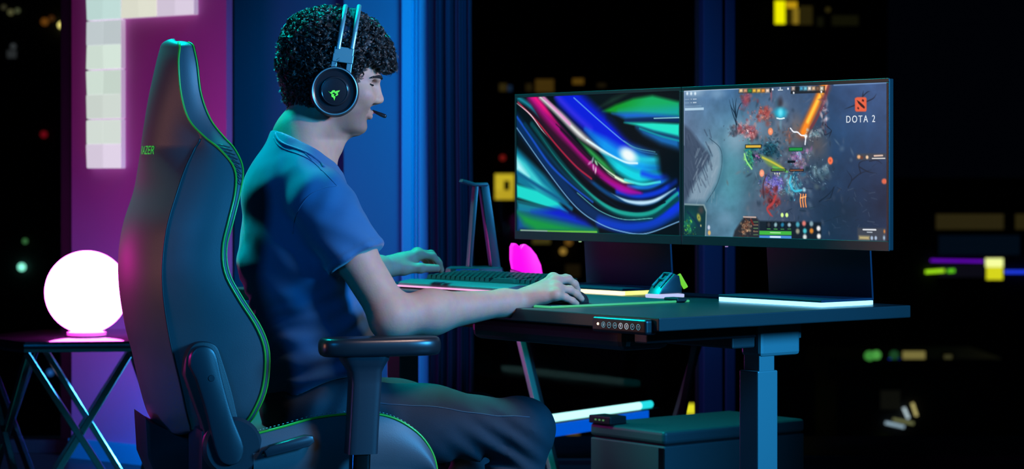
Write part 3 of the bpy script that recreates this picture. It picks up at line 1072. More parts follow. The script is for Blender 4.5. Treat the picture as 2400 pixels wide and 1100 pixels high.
# skin tint: stubble on the jaw and upper lip, redder lips
q = b2h(Vb)
u_, v_ = q[:, 0] / S_ + 775, 185 - q[:, 2] / S_
tint = np.tile(np.array(SKIN), (len(Vb), 1))
def sstep(x, a, b): t = np.clip((x - a) / (b - a), 0, 1); return t * t * (3 - 2 * t)
inhead = (v_ > 30) & (v_ < 330) & (u_ > 640) & (u_ < 930) & (np.abs(q[:, 1]) < 0.11)
jaw = sstep(v_ - (250 + (870 - u_) * 0.10), -6, 14) * sstep(335 - v_, 0, 16) * sstep(u_, 725, 775)
mous = np.exp(-((v_ - 255) / 6) ** 2) * sstep(u_, 845, 856) * (np.abs(q[:, 1]) < .028)
st = np.clip(np.maximum(jaw * 0.75, mous * 0.7), 0, 1) * inhead
lip = np.exp(-((v_ - 268.5) / 7.5) ** 2) * sstep(u_, 852, 860) * (np.abs(q[:, 1]) < .024) * inhead
st = st * (1 - lip)
tint = tint * (1 - st[:, None] * 0.62) + np.array([0.06, 0.045, 0.04]) * st[:, None] * 0.5
tint = tint * (1 - lip[:, None] * 0.5) + np.array([0.42, 0.16, 0.15]) * lip[:, None] * 0.5
ca = person.data.color_attributes.new('tint', 'FLOAT_COLOR', 'POINT')
ca.data.foreach_set('color', np.concatenate([tint, np.ones((len(tint), 1))], 1).astype(np.float32).ravel())

# eyes and eyebrows
M_eye = mat('eye_white', (0.7, 0.68, 0.66), 0.15); M_iris = mat('iris_brown', (0.05, 0.025, 0.012), 0.1)
M_hair = mat('black_hair', (0.006, 0.005, 0.005), 0.5, spec=0.4)
def uv_ball(name, c, r, m, parent, n=20, squash=(1, 1, 1)):
    bm = bmesh.new()
    bmesh.ops.create_uvsphere(bm, u_segments=n, v_segments=n // 2 + 2, radius=r)
    for v in bm.verts: v.co = Vector((v.co.x * squash[0], v.co.y * squash[1], v.co.z * squash[2])) + Vector(c)
    return bm_obj(name, bm, m, parent, smooth=True)
for s in (-1, 1):
    e_ = uv_ball('eye', h2b(hp(859.5, 200.5, s * .031)), 0.0122, M_eye, person)
    def front(v, y, lift=0.0):
        """the point on the face at row v and lateral offset y"""
        us = np.linspace(905, 820, 260)
        P = np.array([h2b(hp(u, v, y)) for u in us])
        k = np.argmax(body.ev(P, False) < 0)
        return hp(us[k], v, y) + np.array([lift, 0, 0])
    lash = [front(v, s * y, 0.0012) for v, y in ((198.5, .017), (200.5, .024), (201.5, .031), (201.5, .038), (200.5, .044), (199.0, .049))]
    tube('eyelashes', [Vector(h2b(p)) for p in catmull([tuple(p) for p in lash], 18)], 0.0018, M_hair, person, 6)
    crease = [front(v, s * y, 0.0002) for v, y in ((194.0, .020), (193.5, .030), (195.0, .042))]
    tube('eyelid_crease', [Vector(h2b(p)) for p in catmull([tuple(p) for p in crease], 10)], 0.0007, M_skin, person, 6)
    uv_ball('iris', h2b(hp(859.5, 200.5, s * .031) + np.array([0.0075, -s * 0.001, 0])), 0.0058, M_iris, e_)
    V, Fc = [], []
    rg2 = random.Random(3 + s)
    spine = [front(182.5 - 3.5 * math.sin(min(1, t * 1.2) * math.pi * .62) + 3.0 * t, s * (.009 + .040 * t), 0.0006) for t in np.linspace(0, 1, 12)]
    for i in range(190):
        t = rg2.random()
        f_ = t * 10.99; k_ = int(f_)
        b0 = spine[k_] + (spine[k_ + 1] - spine[k_]) * (f_ - k_) + np.array([0, 0, rg2.uniform(-0.0034, 0.0030) * (1 - 0.55 * t)])
        b0 = b0 + np.array([-0.35 * (b0[2] - spine[k_][2]), 0, 0])
        d_ = (spine[min(k_ + 1, 11)] - spine[max(k_ - 1, 0)]); d_ = d_ / np.linalg.norm(d_) * 0.0075 + np.array([0.0004, 0, 0.002 - 0.0035 * t])
        v_1, f_1 = tube_geo([h2b(b0), h2b(b0 + d_ * 0.5 + np.array([0.0008, 0, 0])), h2b(b0 + d_)], [0.0010, 0.0009, 0.0002], 4)
        Fc += [tuple(x + len(V) for x in f) for f in f_1]; V += v_1
    eb = mobj('eyebrow', V, Fc, M_hair, person); eb['kind'] = 'stuff'

# hair: a lumpy mass of curls with strands over it
hair_rows = [(24, 790, 762, .012), (29, 818, 730, .040), (38, 845, 704, .060), (54, 872, 683, .076), (78, 893, 668, .086), (105, 908, 661, .090), (135, 918, 658, .091),
             (160, 920, 658, .090), (172, 919, 660, .088), (200, 912, 664, .085), (230, 900, 670, .078), (255, 880, 684, .068), (268, 870, 692, .060)]
hair_fn = table_shape(hair_rows)
cut_uv = np.array([(1000, 168), (930, 166), (905, 164), (880, 152), (858, 150), (845, 166), (835, 190), (800, 215), (770, 250), (745, 262), (660, 266), (600, 266)], float)[::-1]
def hair_mask(P):
    q = b2h(P)
    u, v = q[:, 0] / S_ + 775, 185 - q[:, 2] / S_
    return (v - np.interp(u, cut_uv[:, 0], cut_uv[:, 1])) * S_ * 0.8
hair = Shape()
hair.add(lambda P: hair_fn(P, 2.2), h2b(hp(780, 140)), 0.22, 0.01)
hair.add(lambda P: 0.0045 * wob(P, 230, 5) + 0.0030 * wob(P, 420, 9), h2b(hp(780, 140)), 0.25, 0.01, 'd')
hair.add(hair_mask, h2b(hp(780, 140)), 0.3, 0.012, 'i')
hl = h2b(hp(780, 140))
Vh, Qh = net(hair, hl - 0.17, hl + 0.17, 0.0030, slack=2.0, smooth=1)
hair_o = net_obj('hair', Vh, Qh, M_hair, person, label='short curly black hair')
rs = np.random.RandomState(11)
me = hair_o.data
nrm = np.zeros(len(me.vertices) * 3, np.float32); me.vertices.foreach_get('normal', nrm); nrm = nrm.reshape(-1, 3)
co = np.zeros(len(me.vertices) * 3, np.float32); me.vertices.foreach_get('co', co); co = co.reshape(-1, 3)
okm = head_fn(co) > 0.002
qh = b2h(co)
cand = np.flatnonzero(okm & (185 - qh[:, 2] / S_ < 262))
NL, NS, NP = 2100, 9, 12
pick = rs.choice(cand, NL)
strands = []
rad = []
for i in pick:
    p, n = co[i].astype(float), nrm[i].astype(float)
    flow = np.array([0.5, 0, -0.7]) + rs.normal(0, 0.8, 3)
    t = flow - n * (flow @ n); t /= np.linalg.norm(t) + 1e-9
    b = np.cross(n, t)
    uu = (b2h(p[None])[0, 0]) / S_ + 775; vv = 185 - b2h(p[None])[0, 2] / S_
    short = 0.55 if vv > 190 else 1.0
    ln = rs.uniform(0.016, 0.034) * short
    cr = rs.uniform(0.003, 0.0060) * short
    turns = rs.uniform(0.7, 1.6); ph = rs.uniform(0, 6.28)
    tt = np.linspace(0, 1, NP)
    ax_ = p[None] + t[None] * (tt - 0.4)[:, None] * ln + n[None] * (0.0005 + 0.0045 * np.sin(math.pi * tt))[:, None]
    ang = ph + turns * 2 * math.pi * tt
    helix = ax_ + cr * (np.cos(ang)[:, None] * n + np.sin(ang)[:, None] * b)
    for k in range(NS):
        o_ = rs.normal(0, 0.0011, 3)
        strands.append(helix + o_ * (0.5 + tt)[:, None])
        rad.append(np.linspace(0.00055, 0.00018, NP))
cd = bpy.data.hair_curves.new('curls')
cd.add_curves([NP] * len(strands))
cd.attributes['position'].data.foreach_set('vector', np.concatenate(strands).astype(np.float32).ravel())
ra = cd.attributes.get('radius') or cd.attributes.new('radius', 'FLOAT', 'POINT')
ra.data.foreach_set('value', np.concatenate(rad).astype(np.float32))
cd.materials.append(mat('hair_strand', (0.010, 0.008, 0.007), 0.36, spec=0.75))
curls = bpy.data.objects.new('curls', cd); C.objects.link(curls); curls.parent = hair_o; curls['kind'] = 'stuff'

# t-shirt
shirt = Shape()
g = 0.011
shirt.cap(che, upp, 0.105 + g, 0.097 + g, 0.05, sy=0.66)
shirt.cap(lum, che, 0.104 + g, 0.106 + g, 0.05, sy=0.70)
shirt.cap(loc(748, 915, 0), lum, 0.106 + g, 0.104 + g, 0.05, sy=0.68)
shirt.ell(loc(770, 800, 0), (0.085, 0.12, 0.10), 0.05)
shirt.cap(upp, nkb, 0.084 + g, 0.062 + g, 0.05)
for s in (-1, 1):
    sh = shR if s < 0 else shL
    shirt.cap(loc(706, 322, s * .03), (sh.x - 0.02, sh.y * 0.75, sh.z + 0.04), 0.040 + g * .7, 0.038 + g, 0.05)
    el = elR if s < 0 else elL
    hem = sh.lerp(el, 0.52); dr = V3((el - sh).normalized()); hv = V3(hem)
    a_, b_ = V3(sh), V3(sh.lerp(el, 0.8)); r1, r2 = 0.0680, 0.0640
    def sleeve(P, a_=a_, b_=b_, r1=r1, r2=r2, hv=hv, dr=dr):
        d = b_ - a_; x = P - a_
        t = np.clip(x @ d / (d @ d), 0, 1)
        c = np.linalg.norm(x - t[:, None] * d, axis=1) - (r1 + (r2 - r1) * t)
        tz = (P - hv) @ dr
        fold = 0.0028 * np.sin(x @ np.array([60, 25, 95.0]) + 1.5 * np.sin(x @ np.array([20, 50, -30.0]))) * np.clip(t * 1.6, 0, 1)
        lip_ = 0.0022 * np.exp(-((tz + 0.010) / 0.004) ** 2)
        gro = 0.0012 * np.exp(-((tz + 0.020) / 0.0022) ** 2)
        return -smin(-(c + fold - lip_ + gro), -tz, 0.003)
    shirt.add(sleeve, sh.lerp(el, 0.3), 0.20, 0.022)
def folds(P):
    a, b, z = P[:, 0], P[:, 1], P[:, 2]
    w = wob(P, 16, 21)
    low = sstep(z, 0.86, 0.66)
    f = 0.0055 * low * np.sin((z * 1.0 - a * 0.35) * 150 + 3.2 * w + 4 * np.sin(b * 9)) * (0.55 + 0.45 * wob(P, 11, 33))
    dia = 0.0022 * sstep(z, 0.95, 0.85) * sstep(z, 0.60, 0.75) * np.sin((z * 0.8 + a * 0.75) * 85 + 2.5 * wob(P, 10, 8))
    sh = 0.0022 * sstep(z, 0.9, 1.0) * np.sin((a * 0.9 - z * 0.5) * 110 + 2.5 * wob(P, 14, 40))
    return f + dia + sh + 0.0012 * wob(P, 40, 3)
shirt.add(folds, (0, 0, 0.8), 1.0, 0.01, 'd')
nb_, nf_ = loc(640, 306, 0), loc(764, 384, 0)
nd = (nf_ - nb_).normalized(); nn = V3((-nd.z, 0, nd.x)); npnt = V3(nb_)
shirt.add(lambda P: (P - npnt) @ nn, (0, 0, 1.0), 1.0, 0.004, 'i')
hb_, hf_ = loc(650, 940, -0.13), loc(842, 868, -0.13)
hd = (hf_ - hb_).normalized(); hn = V3((hd.z, 0, -hd.x)); hpnt = V3(hb_)
shirt.add(lambda P: (P - hpnt) @ hn + 0.006 * np.sin(P[:, 0] * 40), (0, 0, 0.6), 1.0, 0.006, 'i')
# the opening around the neck
shirt.cap(V3(nkb) - 0.1 * (V3(nkt) - V3(nkb)), V3(nkt), 0.0625, 0.070, 0.004, mode='s')
Vs, Qs = net(shirt, [-0.20, -0.36, 0.52], [0.30, 0.36, 1.13], 0.0040, smooth=2)
shirt_o = net_obj('t_shirt', Vs, Qs, M_shirt, person, label='blue crew neck t-shirt')
# collar rib: a ring where the shirt meets the neck
ringp_ = []
A0 = V3(nkb) - 0.1 * (V3(nkt) - V3(nkb)); ax0 = V3(nkt) - A0; len0 = np.linalg.norm(ax0); ax0 = ax0 / len0
e1 = np.array([1.0, 0, 0]) - ax0 * ax0[0]; e1 /= np.linalg.norm(e1); e2 = np.cross(ax0, e1)
for k in range(57):
    t = 2 * math.pi * k / 56
    r_ = 0.066
    for _ in range(3):
        p_ = A0 + r_ * (math.cos(t) * e1 + math.sin(t) * e2)
        s_ax = -((p_ - npnt) @ nn) / (ax0 @ nn)
        r_ = 0.0625 + 0.0075 * np.clip(s_ax / len0, 0, 1) + 0.0035
    ringp_.append(Vector(A0 + ax0 * s_ax + r_ * (math.cos(t) * e1 + math.sin(t) * e2) - nn * 0.004))
tube('collar', ringp_, 0.0062, M_shirt, shirt_o, 10)
tube('collar_stitch', [p - Vector(nn) * 0.0095 + (p - Vector(A0)).normalized() * 0.0015 for p in ringp_], 0.0016, M_shirt, shirt_o, 6)
def on_shirt(u, v):
    ds = np.linspace(4.70, 5.30, 500)
    P = np.array([lw(u, v, d) for d in ds])
    return P[np.argmax(shirt.ev(P, False) < 0.0006)]
for w_, path in ((0.0030, [(645, 313), (652, 327), (668, 339), (698, 350), (728, 363), (750, 380), (759, 392)]), (0.0012, [(641, 322), (650, 338), (668, 350), (696, 360), (724, 373), (744, 388), (754, 400)])):
    tube('collar_rib', [Vector(on_shirt(*p)) for p in catmull(path, 30)], w_, M_shirt, shirt_o, 8)
for path in ([(704, 348), (722, 366), (745, 390), (768, 412), (790, 436)], [(792, 436), (762, 440), (728, 456), (704, 484), (690, 516), (686, 548)]):
    tube('seam', [Vector(on_shirt(*p)) for p in catmull(path, 22)], 0.0011, M_shirt, shirt_o, 6)

# jeans
jeans = Shape()
jeans.cap(loc(725, 955, 0), loc(742, 925, 0), 0.108, 0.104, 0.05, sy=0.66)
kneeR, kneeL = loc(1222, 1010, -0.135), None
for s in (-1, 1):
    hip = loc(755, 968, 0); hip = Vector((hip.x, s * 0.095, hip.z))
    kn = Vector((kneeR.x - (0.0 if s < 0 else 0.03), s * 0.13, kneeR.z - (0.0 if s < 0 else 0.012)))
    an = Vector((kn.x + (0.0 if s < 0 else 0.05), s * 0.12, 0.11))
    m_ = hip.lerp(kn, 0.5)
    jeans.cap(hip, m_, 0.092, 0.078, 0.04)
    jeans.cap(m_, kn, 0.078, 0.064, 0.04)
    jeans.ell(kn + Vector((0.006, 0, 0.004)), (0.064, 0.062, 0.064), 0.03)
    cf = kn.lerp(an, 0.35) + Vector((-0.012, 0, 0))
    jeans.cap(kn, cf, 0.062, 0.060, 0.03)
    jeans.cap(cf, an, 0.060, 0.048, 0.03)
def jf(P):
    a, b, z = P[:, 0], P[:, 1], P[:, 2]
    k = np.exp(-(((a - kneeR.x + 0.07) / 0.09) ** 2 + ((z - kneeR.z + 0.05) / 0.09) ** 2))
    hpz = np.exp(-(((a - 0.06) / 0.10) ** 2))
    return 0.006 * k * np.sin(a * 90 + z * 130 + 2 * wob(P, 14, 2)) + 0.005 * hpz * np.sin(a * 95 - z * 60 + 2 * wob(P, 12, 6)) + 0.0015 * wob(P, 30, 12)
jeans.add(jf, (0.2, 0, 0.4), 1.2, 0.01, 'd')
Vj, Qj = net(jeans, [-0.20, -0.30, 0.05], [0.72, 0.30, 0.72], 0.0055, smooth=2)
jo = net_obj('jeans', Vj, Qj, M_jeans, person, label='dark blue denim jeans')
seamp = []
for t in np.linspace(0.05, 1.0, 24):
    hip = loc(755, 968, 0); hip = Vector((hip.x, -0.095, hip.z))
    c = hip.lerp(kneeR, t); r_ = 0.092 + (0.064 - 0.092) * t
    d_ = np.array([0, -0.86, 0.51]); p = V3(c)
    for _ in range(30):
        f_ = jeans.ev(p[None], False)[0]
        if f_ > -0.0005: break
        p = p + d_ * max(-f_ * 0.8, 0.0005)
    seamp.append(Vector(p + d_ * 0.0006))
tube('seam', seamp, 0.0011, mat('denim_seam', (0.05, 0.08, 0.12), 0.8), jo, 6)
# shoes below the picture
M_shoe = mat('dark_shoe', (0.03, 0.03, 0.035), 0.5)
for s in (-1, 1):
    ax = kneeR.x + (0.0 if s < 0 else 0.02)
    sh_s = Shape()
    sh_s.cap((ax - 0.03, s * .12, 0.05), (ax + 0.05, s * .12, 0.05), 0.042, 0.040, 0.03)
    sh_s.cap((ax + 0.05, s * .12, 0.042), (ax + 0.17, s * .13, 0.036), 0.040, 0.034, 0.03)
    sh_s.cap((ax - 0.005, s * .12, 0.06), (ax - 0.005, s * .12, 0.12), 0.046, 0.046, 0.03)
    sh_s.add(lambda P: 0.003 - P[:, 2], (ax, s * .12, 0), 1, 0.004, 'i')
    Vq, Qq = net(sh_s, [ax - 0.12, s * .12 - 0.09, 0.0 - 0.02], [ax + 0.26, s * .12 + 0.11, 0.2], 0.006)
    net_obj('shoe', Vq, Qq, M_shoe, person)

# ------------------------------------------------------------------ headset
hs = thing('headset', 'black over-ear gaming headset with green emblem worn by the player', 'headset', MCH @ Vector(h2b((0, 0, 0))), PS + HY)
M_hs = mat('headset_black', (0.012, 0.014, 0.018), 0.30)
M_hsm = mat('headset_metal', (0.16, 0.42, 0.46), 0.36, metal=0.55)
M_pad = mat('ear_cushion', (0.010, 0.011, 0.014), 0.7, bump=0.2, bump_scale=300)
ccx, ccz = (783 - 775) * S_, (185 - 218) * S_
for s in (-1, 1):
    Mc = Matrix.Translation((ccx, s * 0.076, ccz)) @ Matrix.Rotation(R(90) * (1 if s < 0 else -1), 4, 'X') @ Matrix.Diagonal((0.955, 1, 1, 1))
    lathe('ear_cushion', [(0.030, 0.0), (0.044, -0.001), (0.054, 0.005), (0.056, 0.012), (0.053, 0.019), (0.030, 0.021)], M_pad, hs, 56, M=Mc)
    lathe('ear_cup', [(0.030, 0.019), (0.0525, 0.019), (0.0545, 0.024), (0.0535, 0.032), (0.0505, 0.0345), (0.047, 0.0335), (0.044, 0.0305), (0.033, 0.0300), (0.031, 0.0335), (0.027, 0.0345), (0.0, 0.0345)], M_hs, hs, 64, M=Mc)
    tor = [(0.0505 + 0.0016 * math.cos(t), 0.0348 + 0.0016 * math.sin(t)) for t in np.linspace(0, 2 * math.pi, 9)[:-1]]
    lathe('rim_ring', tor, M_hsm, hs, 64, M=Mc, label='silver ring', close=True)
    tor = [(0.0290 + 0.0009 * math.cos(t), 0.0346 + 0.0009 * math.sin(t)) for t in np.linspace(0, 2 * math.pi, 9)[:-1]]
    lathe('inner_ring', tor, mat('headset_gloss', (0.05, 0.06, 0.07), 0.15, metal=0.6), hs, 48, M=Mc, close=True)
    if s < 0:
        # the emblem: three intertwined snakes, in px of a close view
        pol = [[(357, 510), (380, 530), (398, 520), (408, 505), (432, 502), (444, 515), (440, 535), (425, 528), (412, 535), (402, 552), (384, 540)],
               [(452, 512), (497, 503), (486, 524), (470, 530), (476, 556), (458, 572), (440, 566), (455, 556), (452, 538), (440, 545), (434, 532)],
               [(395, 556), (415, 545), (430, 552), (426, 568), (445, 578), (438, 600), (432, 625), (424, 604), (418, 590), (400, 582)]]
        V, Fc = [], []
        for pl in pol:
            st_ = len(V)
            for x, y in pl:
                u, v = 700 + x / 5.24 - 783, 120 + y / 5.24 - 218
                V.append((ccx + u * S_ * 1.02, -0.076 - 0.0353, ccz - v * S_ * 1.02))
            Fc.append(tuple(range(st_, len(V))))
        mobj('emblem', V, Fc, emitter('emblem_green', (0.10, 0.95, 0.08), 0.9), hs, smooth=False, label='glowing green emblem')
    yk = 0.0985
    x0_, x1_ = (783 - 775) * S_, (826 - 775) * S_
    def zz_(v): return (185 - v) * S_
    tilt = Matrix.Translation((0.026, s * yk, zz_(140))) @ Matrix.Rotation(R(8), 4, 'Y')
    box('yoke', -0.0215, 0.0215, -0.0055, 0.0055, -0.010, 0.022, M_hsm, hs, 0.002, M=tilt, label='metal slider block')
    box('yoke_lip', -0.0225, 0.0225, -0.0065, 0.0065, -0.0115, 0.006, M_hsm, hs, 0.0015, M=tilt)
    for xo in (-0.0185, 0.0145):
        box('yoke_fork', xo - 0.005, xo + 0.007, -0.004, 0.004, -0.032, -0.010, M_hsm, hs, 0.0015, M=tilt)
def arch(xoff, k=1.0, t0=8):
    pts = []
    for t in np.linspace(R(t0), R(180 - t0), 41):
        y = -0.104 * k * math.copysign(abs(math.cos(t)) ** 0.80, math.cos(t))
        z = 0.040 + (0.121 * k) * abs(math.sin(t)) ** 0.9
        x = 0.0265 + (z - 0.04) * 0.175 + xoff
        pts.append(Vector((x, y, z)))
    return pts
for xo in (-0.0150, 0.0150):
    pts = arch(xo)
    V, Fc = [], []
    for i, p in enumerate(pts):
        t = (pts[min(i + 1, 40)] - pts[max(i - 1, 0)]).normalized()
        nx = Vector((1, 0, 0)); nb2 = t.cross(nx).normalized()
        for a in np.linspace(0, 2 * math.pi, 9)[:-1]:
            V.append(p + nx * 0.0052 * math.cos(a) + nb2 * 0.0036 * math.sin(a))
        if i:
            for k in range(8): Fc.append(((i - 1) * 8 + k, (i - 1) * 8 + (k + 1) % 8, i * 8 + (k + 1) % 8, i * 8 + k))
    mobj('headband_rail', V, Fc, M_hsm, hs)
strap = [[Vector((p.x + dx, p.y, p.z)) for dx in np.linspace(-0.0125, 0.0125, 5)] for p in arch(0.0, 0.955, 20)]
so_ = grid_obj('headband_strap', strap, mat('strap_navy', (0.015, 0.02, 0.04), 0.6), hs)
so_.modifiers.new('thickness', 'SOLIDIFY').thickness = 0.003
mb_ = [tuple(hp(800, 240, .108)), tuple(hp(840, 258, .085)), tuple(hp(866, 262, .050)), tuple(hp(880, 263, .022)), tuple(hp(888, 266, .012))]
tube('mic_boom', [Vector(p) for p in catmull(mb_, 24)], 0.0026, M_hs, hs, 10)
mt_ = [Vector(hp(874, 259.5, .022)), Vector(hp(884, 264, .016)), Vector(hp(894, 268.5, .012)), Vector(hp(902, 272, .008)), Vector(hp(905, 273.5, .007))]
tube('microphone', mt_, [0.0028, 0.0036, 0.0046, 0.0046, 0.0030], M_hs, hs, 12)

# ================================================================== desk and what stands on it
M_desk = mat('desk_black_laminate', (0.022, 0.028, 0.032), 0.38, bump=0.05, bump_scale=350, var=0.1, var_scale=15)
M_steel = mat('desk_leg_steel', (0.12, 0.21, 0.22), 0.40, metal=0.2, bump=0.03, bump_scale=300)
M_steel_dark = mat('desk_frame_black', (0.03, 0.035, 0.04), 0.45)
desk = thing('desk', 'black standing desk with a steel column leg and a button panel', 'desk', D0, TH)
DL = 1.66
box('desk_top', 0, 0.75, 0, DL, HD - 0.0275, HD, M_desk, desk, 0.0025)
box('cross_beam', 0.33, 0.42, 0.13, 1.46, HD - 0.085, HD - 0.030, M_steel_dark, desk, 0.004)
for l0 in (0.115, 1.42):
    box('bracket', 0.398, 0.520, l0 - 0.002, l0 + 0.06, HD - 0.105, HD - 0.030, M_steel, desk, 0.008)
    box('bracket_tongue', 0.520, 0.535, l0 + 0.010, l0 + 0.05, HD - 0.070, HD - 0.030, M_steel, desk, 0.002)
    box('inner_column', 0.400, 0.446, l0 + 0.004, l0 + 0.052, 0.55, HD - 0.09, M_steel, desk, 0.002)
    box('outer_column', 0.392, 0.452, l0, l0 + 0.058, 0.02, 0.605, M_steel, desk, 0.003)
    box('foot', 0.06, 0.70, l0 - 0.01, l0 + 0.068, 0.0, 0.03, M_steel_dark, desk, 0.006)
    box('side_arm', 0.08, 0.398, l0 + 0.01, l0 + 0.05, HD - 0.062, HD - 0.030, M_steel_dark, desk, 0.003)
box('cable_tray', 0.10, 0.24, 0.22, 0.75, HD - 0.085, HD - 0.032, M_steel_dark, desk, 0.02, 3)
pn = box('button_panel', -0.020, 0.012, 0.018, 0.185, HD - 0.035, HD - 0.004, mat('panel_gloss_black', (0.006, 0.008, 0.012), 0.42), desk, 0.006, 3)
M_btn = mat('button_face', (0.05, 0.06, 0.07), 0.3)
for k in range(7):
    l_ = 0.146 - k * 0.0178
    lit = k in (3, 4)
    Mx = Matrix.Translation((-0.0199, l_, HD - 0.0195)) @ Matrix.Rotation(R(-90), 4, 'Y')
    lathe('button', [(0.0, 0.0), (0.0062, 0.0), (0.0062, 0.0010), (0.0056, 0.0014), (0.0, 0.0014)], M_btn, pn, 24, M=Mx)
    tor = [(0.0056 + 0.0005 * math.cos(t), 0.0015 + 0.0004 * math.sin(t)) for t in np.linspace(0, 2 * math.pi, 7)[:-1]]
    lathe('button_ring', tor, emitter('ring_lit' if lit else 'ring_dim', (0.7, 0.75, 0.85) if lit else (0.16, 0.36, 0.46), 0.8), pn, 24, M=Mx, close=True)
    sym = {0: [(-.0015, -.003, .0015, .003)], 1: [(-.003, -.0005, .003, .0005)], 2: [(-.003, .0005, .003, .0013), (-.003, -.0015, .003, -.0007)], 3: [(-.0006, -.003, .0006, .003), (.001, .001, .0022, .003)],
           4: [(-.002, .0018, .002, .0026), (-.002, -.0004, .002, .0004), (-.002, -.0026, .002, -.0018)], 5: [(-.0006, -.002, .0006, .002), (-.002, .001, .002, .0018)], 6: [(-.002, -.002, .002, -.0012), (-.002, .0012, .002, .002)]}[k]
    bm = bmesh.new()
    for a, b, c, d in sym: add_box(bm, -0.0216, -0.0212, l_ + a, l_ + c, HD - 0.0195 + b, HD - 0.0195 + d)
    bm_obj('button_symbol', bm, emitter('ring_lit' if lit else 'ring_dim', (0, 0, 0), 1), pn)
lathe('indicator', [(0.0, 0.0), (0.003, 0.0), (0.002, 0.002), (0.0, 0.0025)], emitter('indicator_warm', (1.0, 0.75, 0.5), 2.0), pn, 16, M=Matrix.Translation((-0.0199, 0.1640, HD - 0.0185)) @ Matrix.Rotation(R(-90), 4, 'Y'))

def desk_thing(name, label, cat, e=0.0, l=0.0, z=HD, group=None, rz=0.0):
    p = dk(e, l, z)
    return thing(name, label, cat, p, TH + rz, group)

# ------------------------------------------------------------------ monitors (screens face the player)
M_mon = mat('monitor_black', (0.017, 0.023, 0.028), 0.36, bump=0.03, bump_scale=400)
M_plate = mat('stand_black_metal', (0.003, 0.011, 0.040), 0.6)
ZB, ZT = 0.887, 1.223
ES = 0.545
def monitor(label, l0, l1, strip_cols, lc, led):
    mo = desk_thing('monitor', label, 'monitor', 0, 0, 0)
    box('housing', ES + 0.001, ES + 0.015, l0 + 0.001, l1 - 0.001, ZB - 0.020, ZT + 0.008, M_mon, mo, 0.002)
    bz = 0.0075
    box('bezel', ES - 0.001, ES + 0.002, l0 + 0.0005, l1 - 0.0005, ZT, ZT + 0.009, M_mon, mo, 0.0008)
    box('bezel', ES - 0.001, ES + 0.002, l0 + 0.0005, l1 - 0.0005, ZB - 0.021, ZB, M_mon, mo, 0.0008)
    box('bezel', ES - 0.001, ES + 0.002, l0 + 0.0005, l0 + bz, ZB, ZT, M_mon, mo, 0.0008)
    box('bezel', ES - 0.001, ES + 0.002, l1 - bz, l1 - 0.0005, ZB, ZT, M_mon, mo, 0.0008)
    m_ = (l0 + l1) / 2
    box('back_cover', ES + 0.014, ES + 0.045, m_ - 0.19, m_ + 0.19, ZB + 0.03, ZT - 0.05, M_mon, mo, 0.012, 3)
    box('stand_arm', ES + 0.044, ES + 0.118, lc - 0.05, lc + 0.05, 0.98, 1.06, M_plate, mo, 0.004)
    e0, e1, w = 0.523, 0.690, 0.160
    box('stand_base', e0, e1, lc - w, lc + w, HD + 0.0105, HD + 0.0165, M_plate, mo, 0.0015)
    prof = [(0.684, HD + 0.014), (0.690, HD + 0.014), (0.667, 1.075), (0.661, 1.075)]
    prism('stand_plate', prof, lc - w, lc + w, M_plate, mo, 0.0012, 'xzy')
    box('stand_foot', e0 + 0.01, e1 - 0.008, lc - w + 0.01, lc + w - 0.008, HD + 0.0004, HD + 0.0106, M_black, mo)
    ls = box('light_strip', e0 + 0.001, e0 + 0.0095, lc - w + 0.001, lc + w - 0.001, HD + 0.0008, HD + 0.0102, strip_cols[0], mo, label='glowing strip under the stand')
    box('light_strip', e0 + 0.0095, e1 - 0.002, lc - w + 0.001, lc - w + 0.0095, HD + 0.0008, HD + 0.0102, strip_cols[1], mo, label='glowing strip under the stand')
    lathe('power_light', [(0.0, 0.0), (0.004, 0.0), (0.003, 0.002), (0.0, 0.002)], emitter('power_' + led, {'green': (0.5, 0.8, 0.4), 'violet': (0.45, 0.3, 0.7)}[led], 0.7), mo, 12,
          M=Matrix.Translation((ES - 0.001, lc + 0.155 if led == 'violet' else lc + 0.02, ZB - 0.0215)) @ Matrix.Rotation(R(180), 4, 'X'))
    return mo
LS0, LS1, LS2 = -0.1215, 0.5195, 1.137
strip_c = emitter('strip_cyan', (0.22, 0.68, 1.0), 2.8)
strip_y = emitter('strip_yellow', (1.0, 0.95, 0.50), 1.7)
strip_g = emitter('strip_lime', (0.85, 1.0, 0.25), 1.2)
mon_r = monitor('right monitor showing the dark battle game with a red square logo', LS0, LS1, (strip_c, strip_c), 0.214, 'violet')
mon_l = monitor('left monitor showing flowing multicoloured ribbons', LS1, LS2, (strip_y, strip_g), 0.862, 'green')

# ------------------------------------------------------------------ mouse mat, mouse, dock
mat_ = desk_thing('mouse_mat', 'large dark mouse mat with a glowing green edge under the hand', 'mouse mat', 0, 0, HD)
MZ = 0.0042
ML0, ML1, ME0, ME1 = 0.400, 0.830, 0.050, 0.455
box('mat_surface', ME0, ME1, ML0, ML1, 0.0003, MZ, mat('mat_cloth', (0.020, 0.045, 0.050), 0.75, bump=0.2, bump_scale=900), mat_, 0.0012)
M_rgb = emitter('mat_edge_green', (0.06, 0.62, 0.25), 0.75)
ed = [(ME0, ML0), (ME1 - 0.035, ML0)]
tube('edge_light', [(ME0, ML0 - 0.001, 0.0028), (ME1 - 0.040, ML0 - 0.001, 0.0028)], 0.0024, M_rgb, mat_, 8, label='glowing green edge')
tube('edge_light', [(ME1 - 0.012, ML0 - 0.001, 0.0028), (ME1, ML0 - 0.001, 0.0028)], 0.0024, M_rgb, mat_, 8, label='glowing green edge')
tube('edge_light', [(ME0 - 0.001, ML0, 0.0028), (ME0 - 0.001, ML1, 0.0028)], 0.0024, M_rgb, mat_, 8, label='glowing green edge')
box('cable_module', ME1 - 0.040, ME1 - 0.010, ML0 - 0.006, ML0 + 0.04, 0.001, 0.011, M_black, mat_, 0.003)

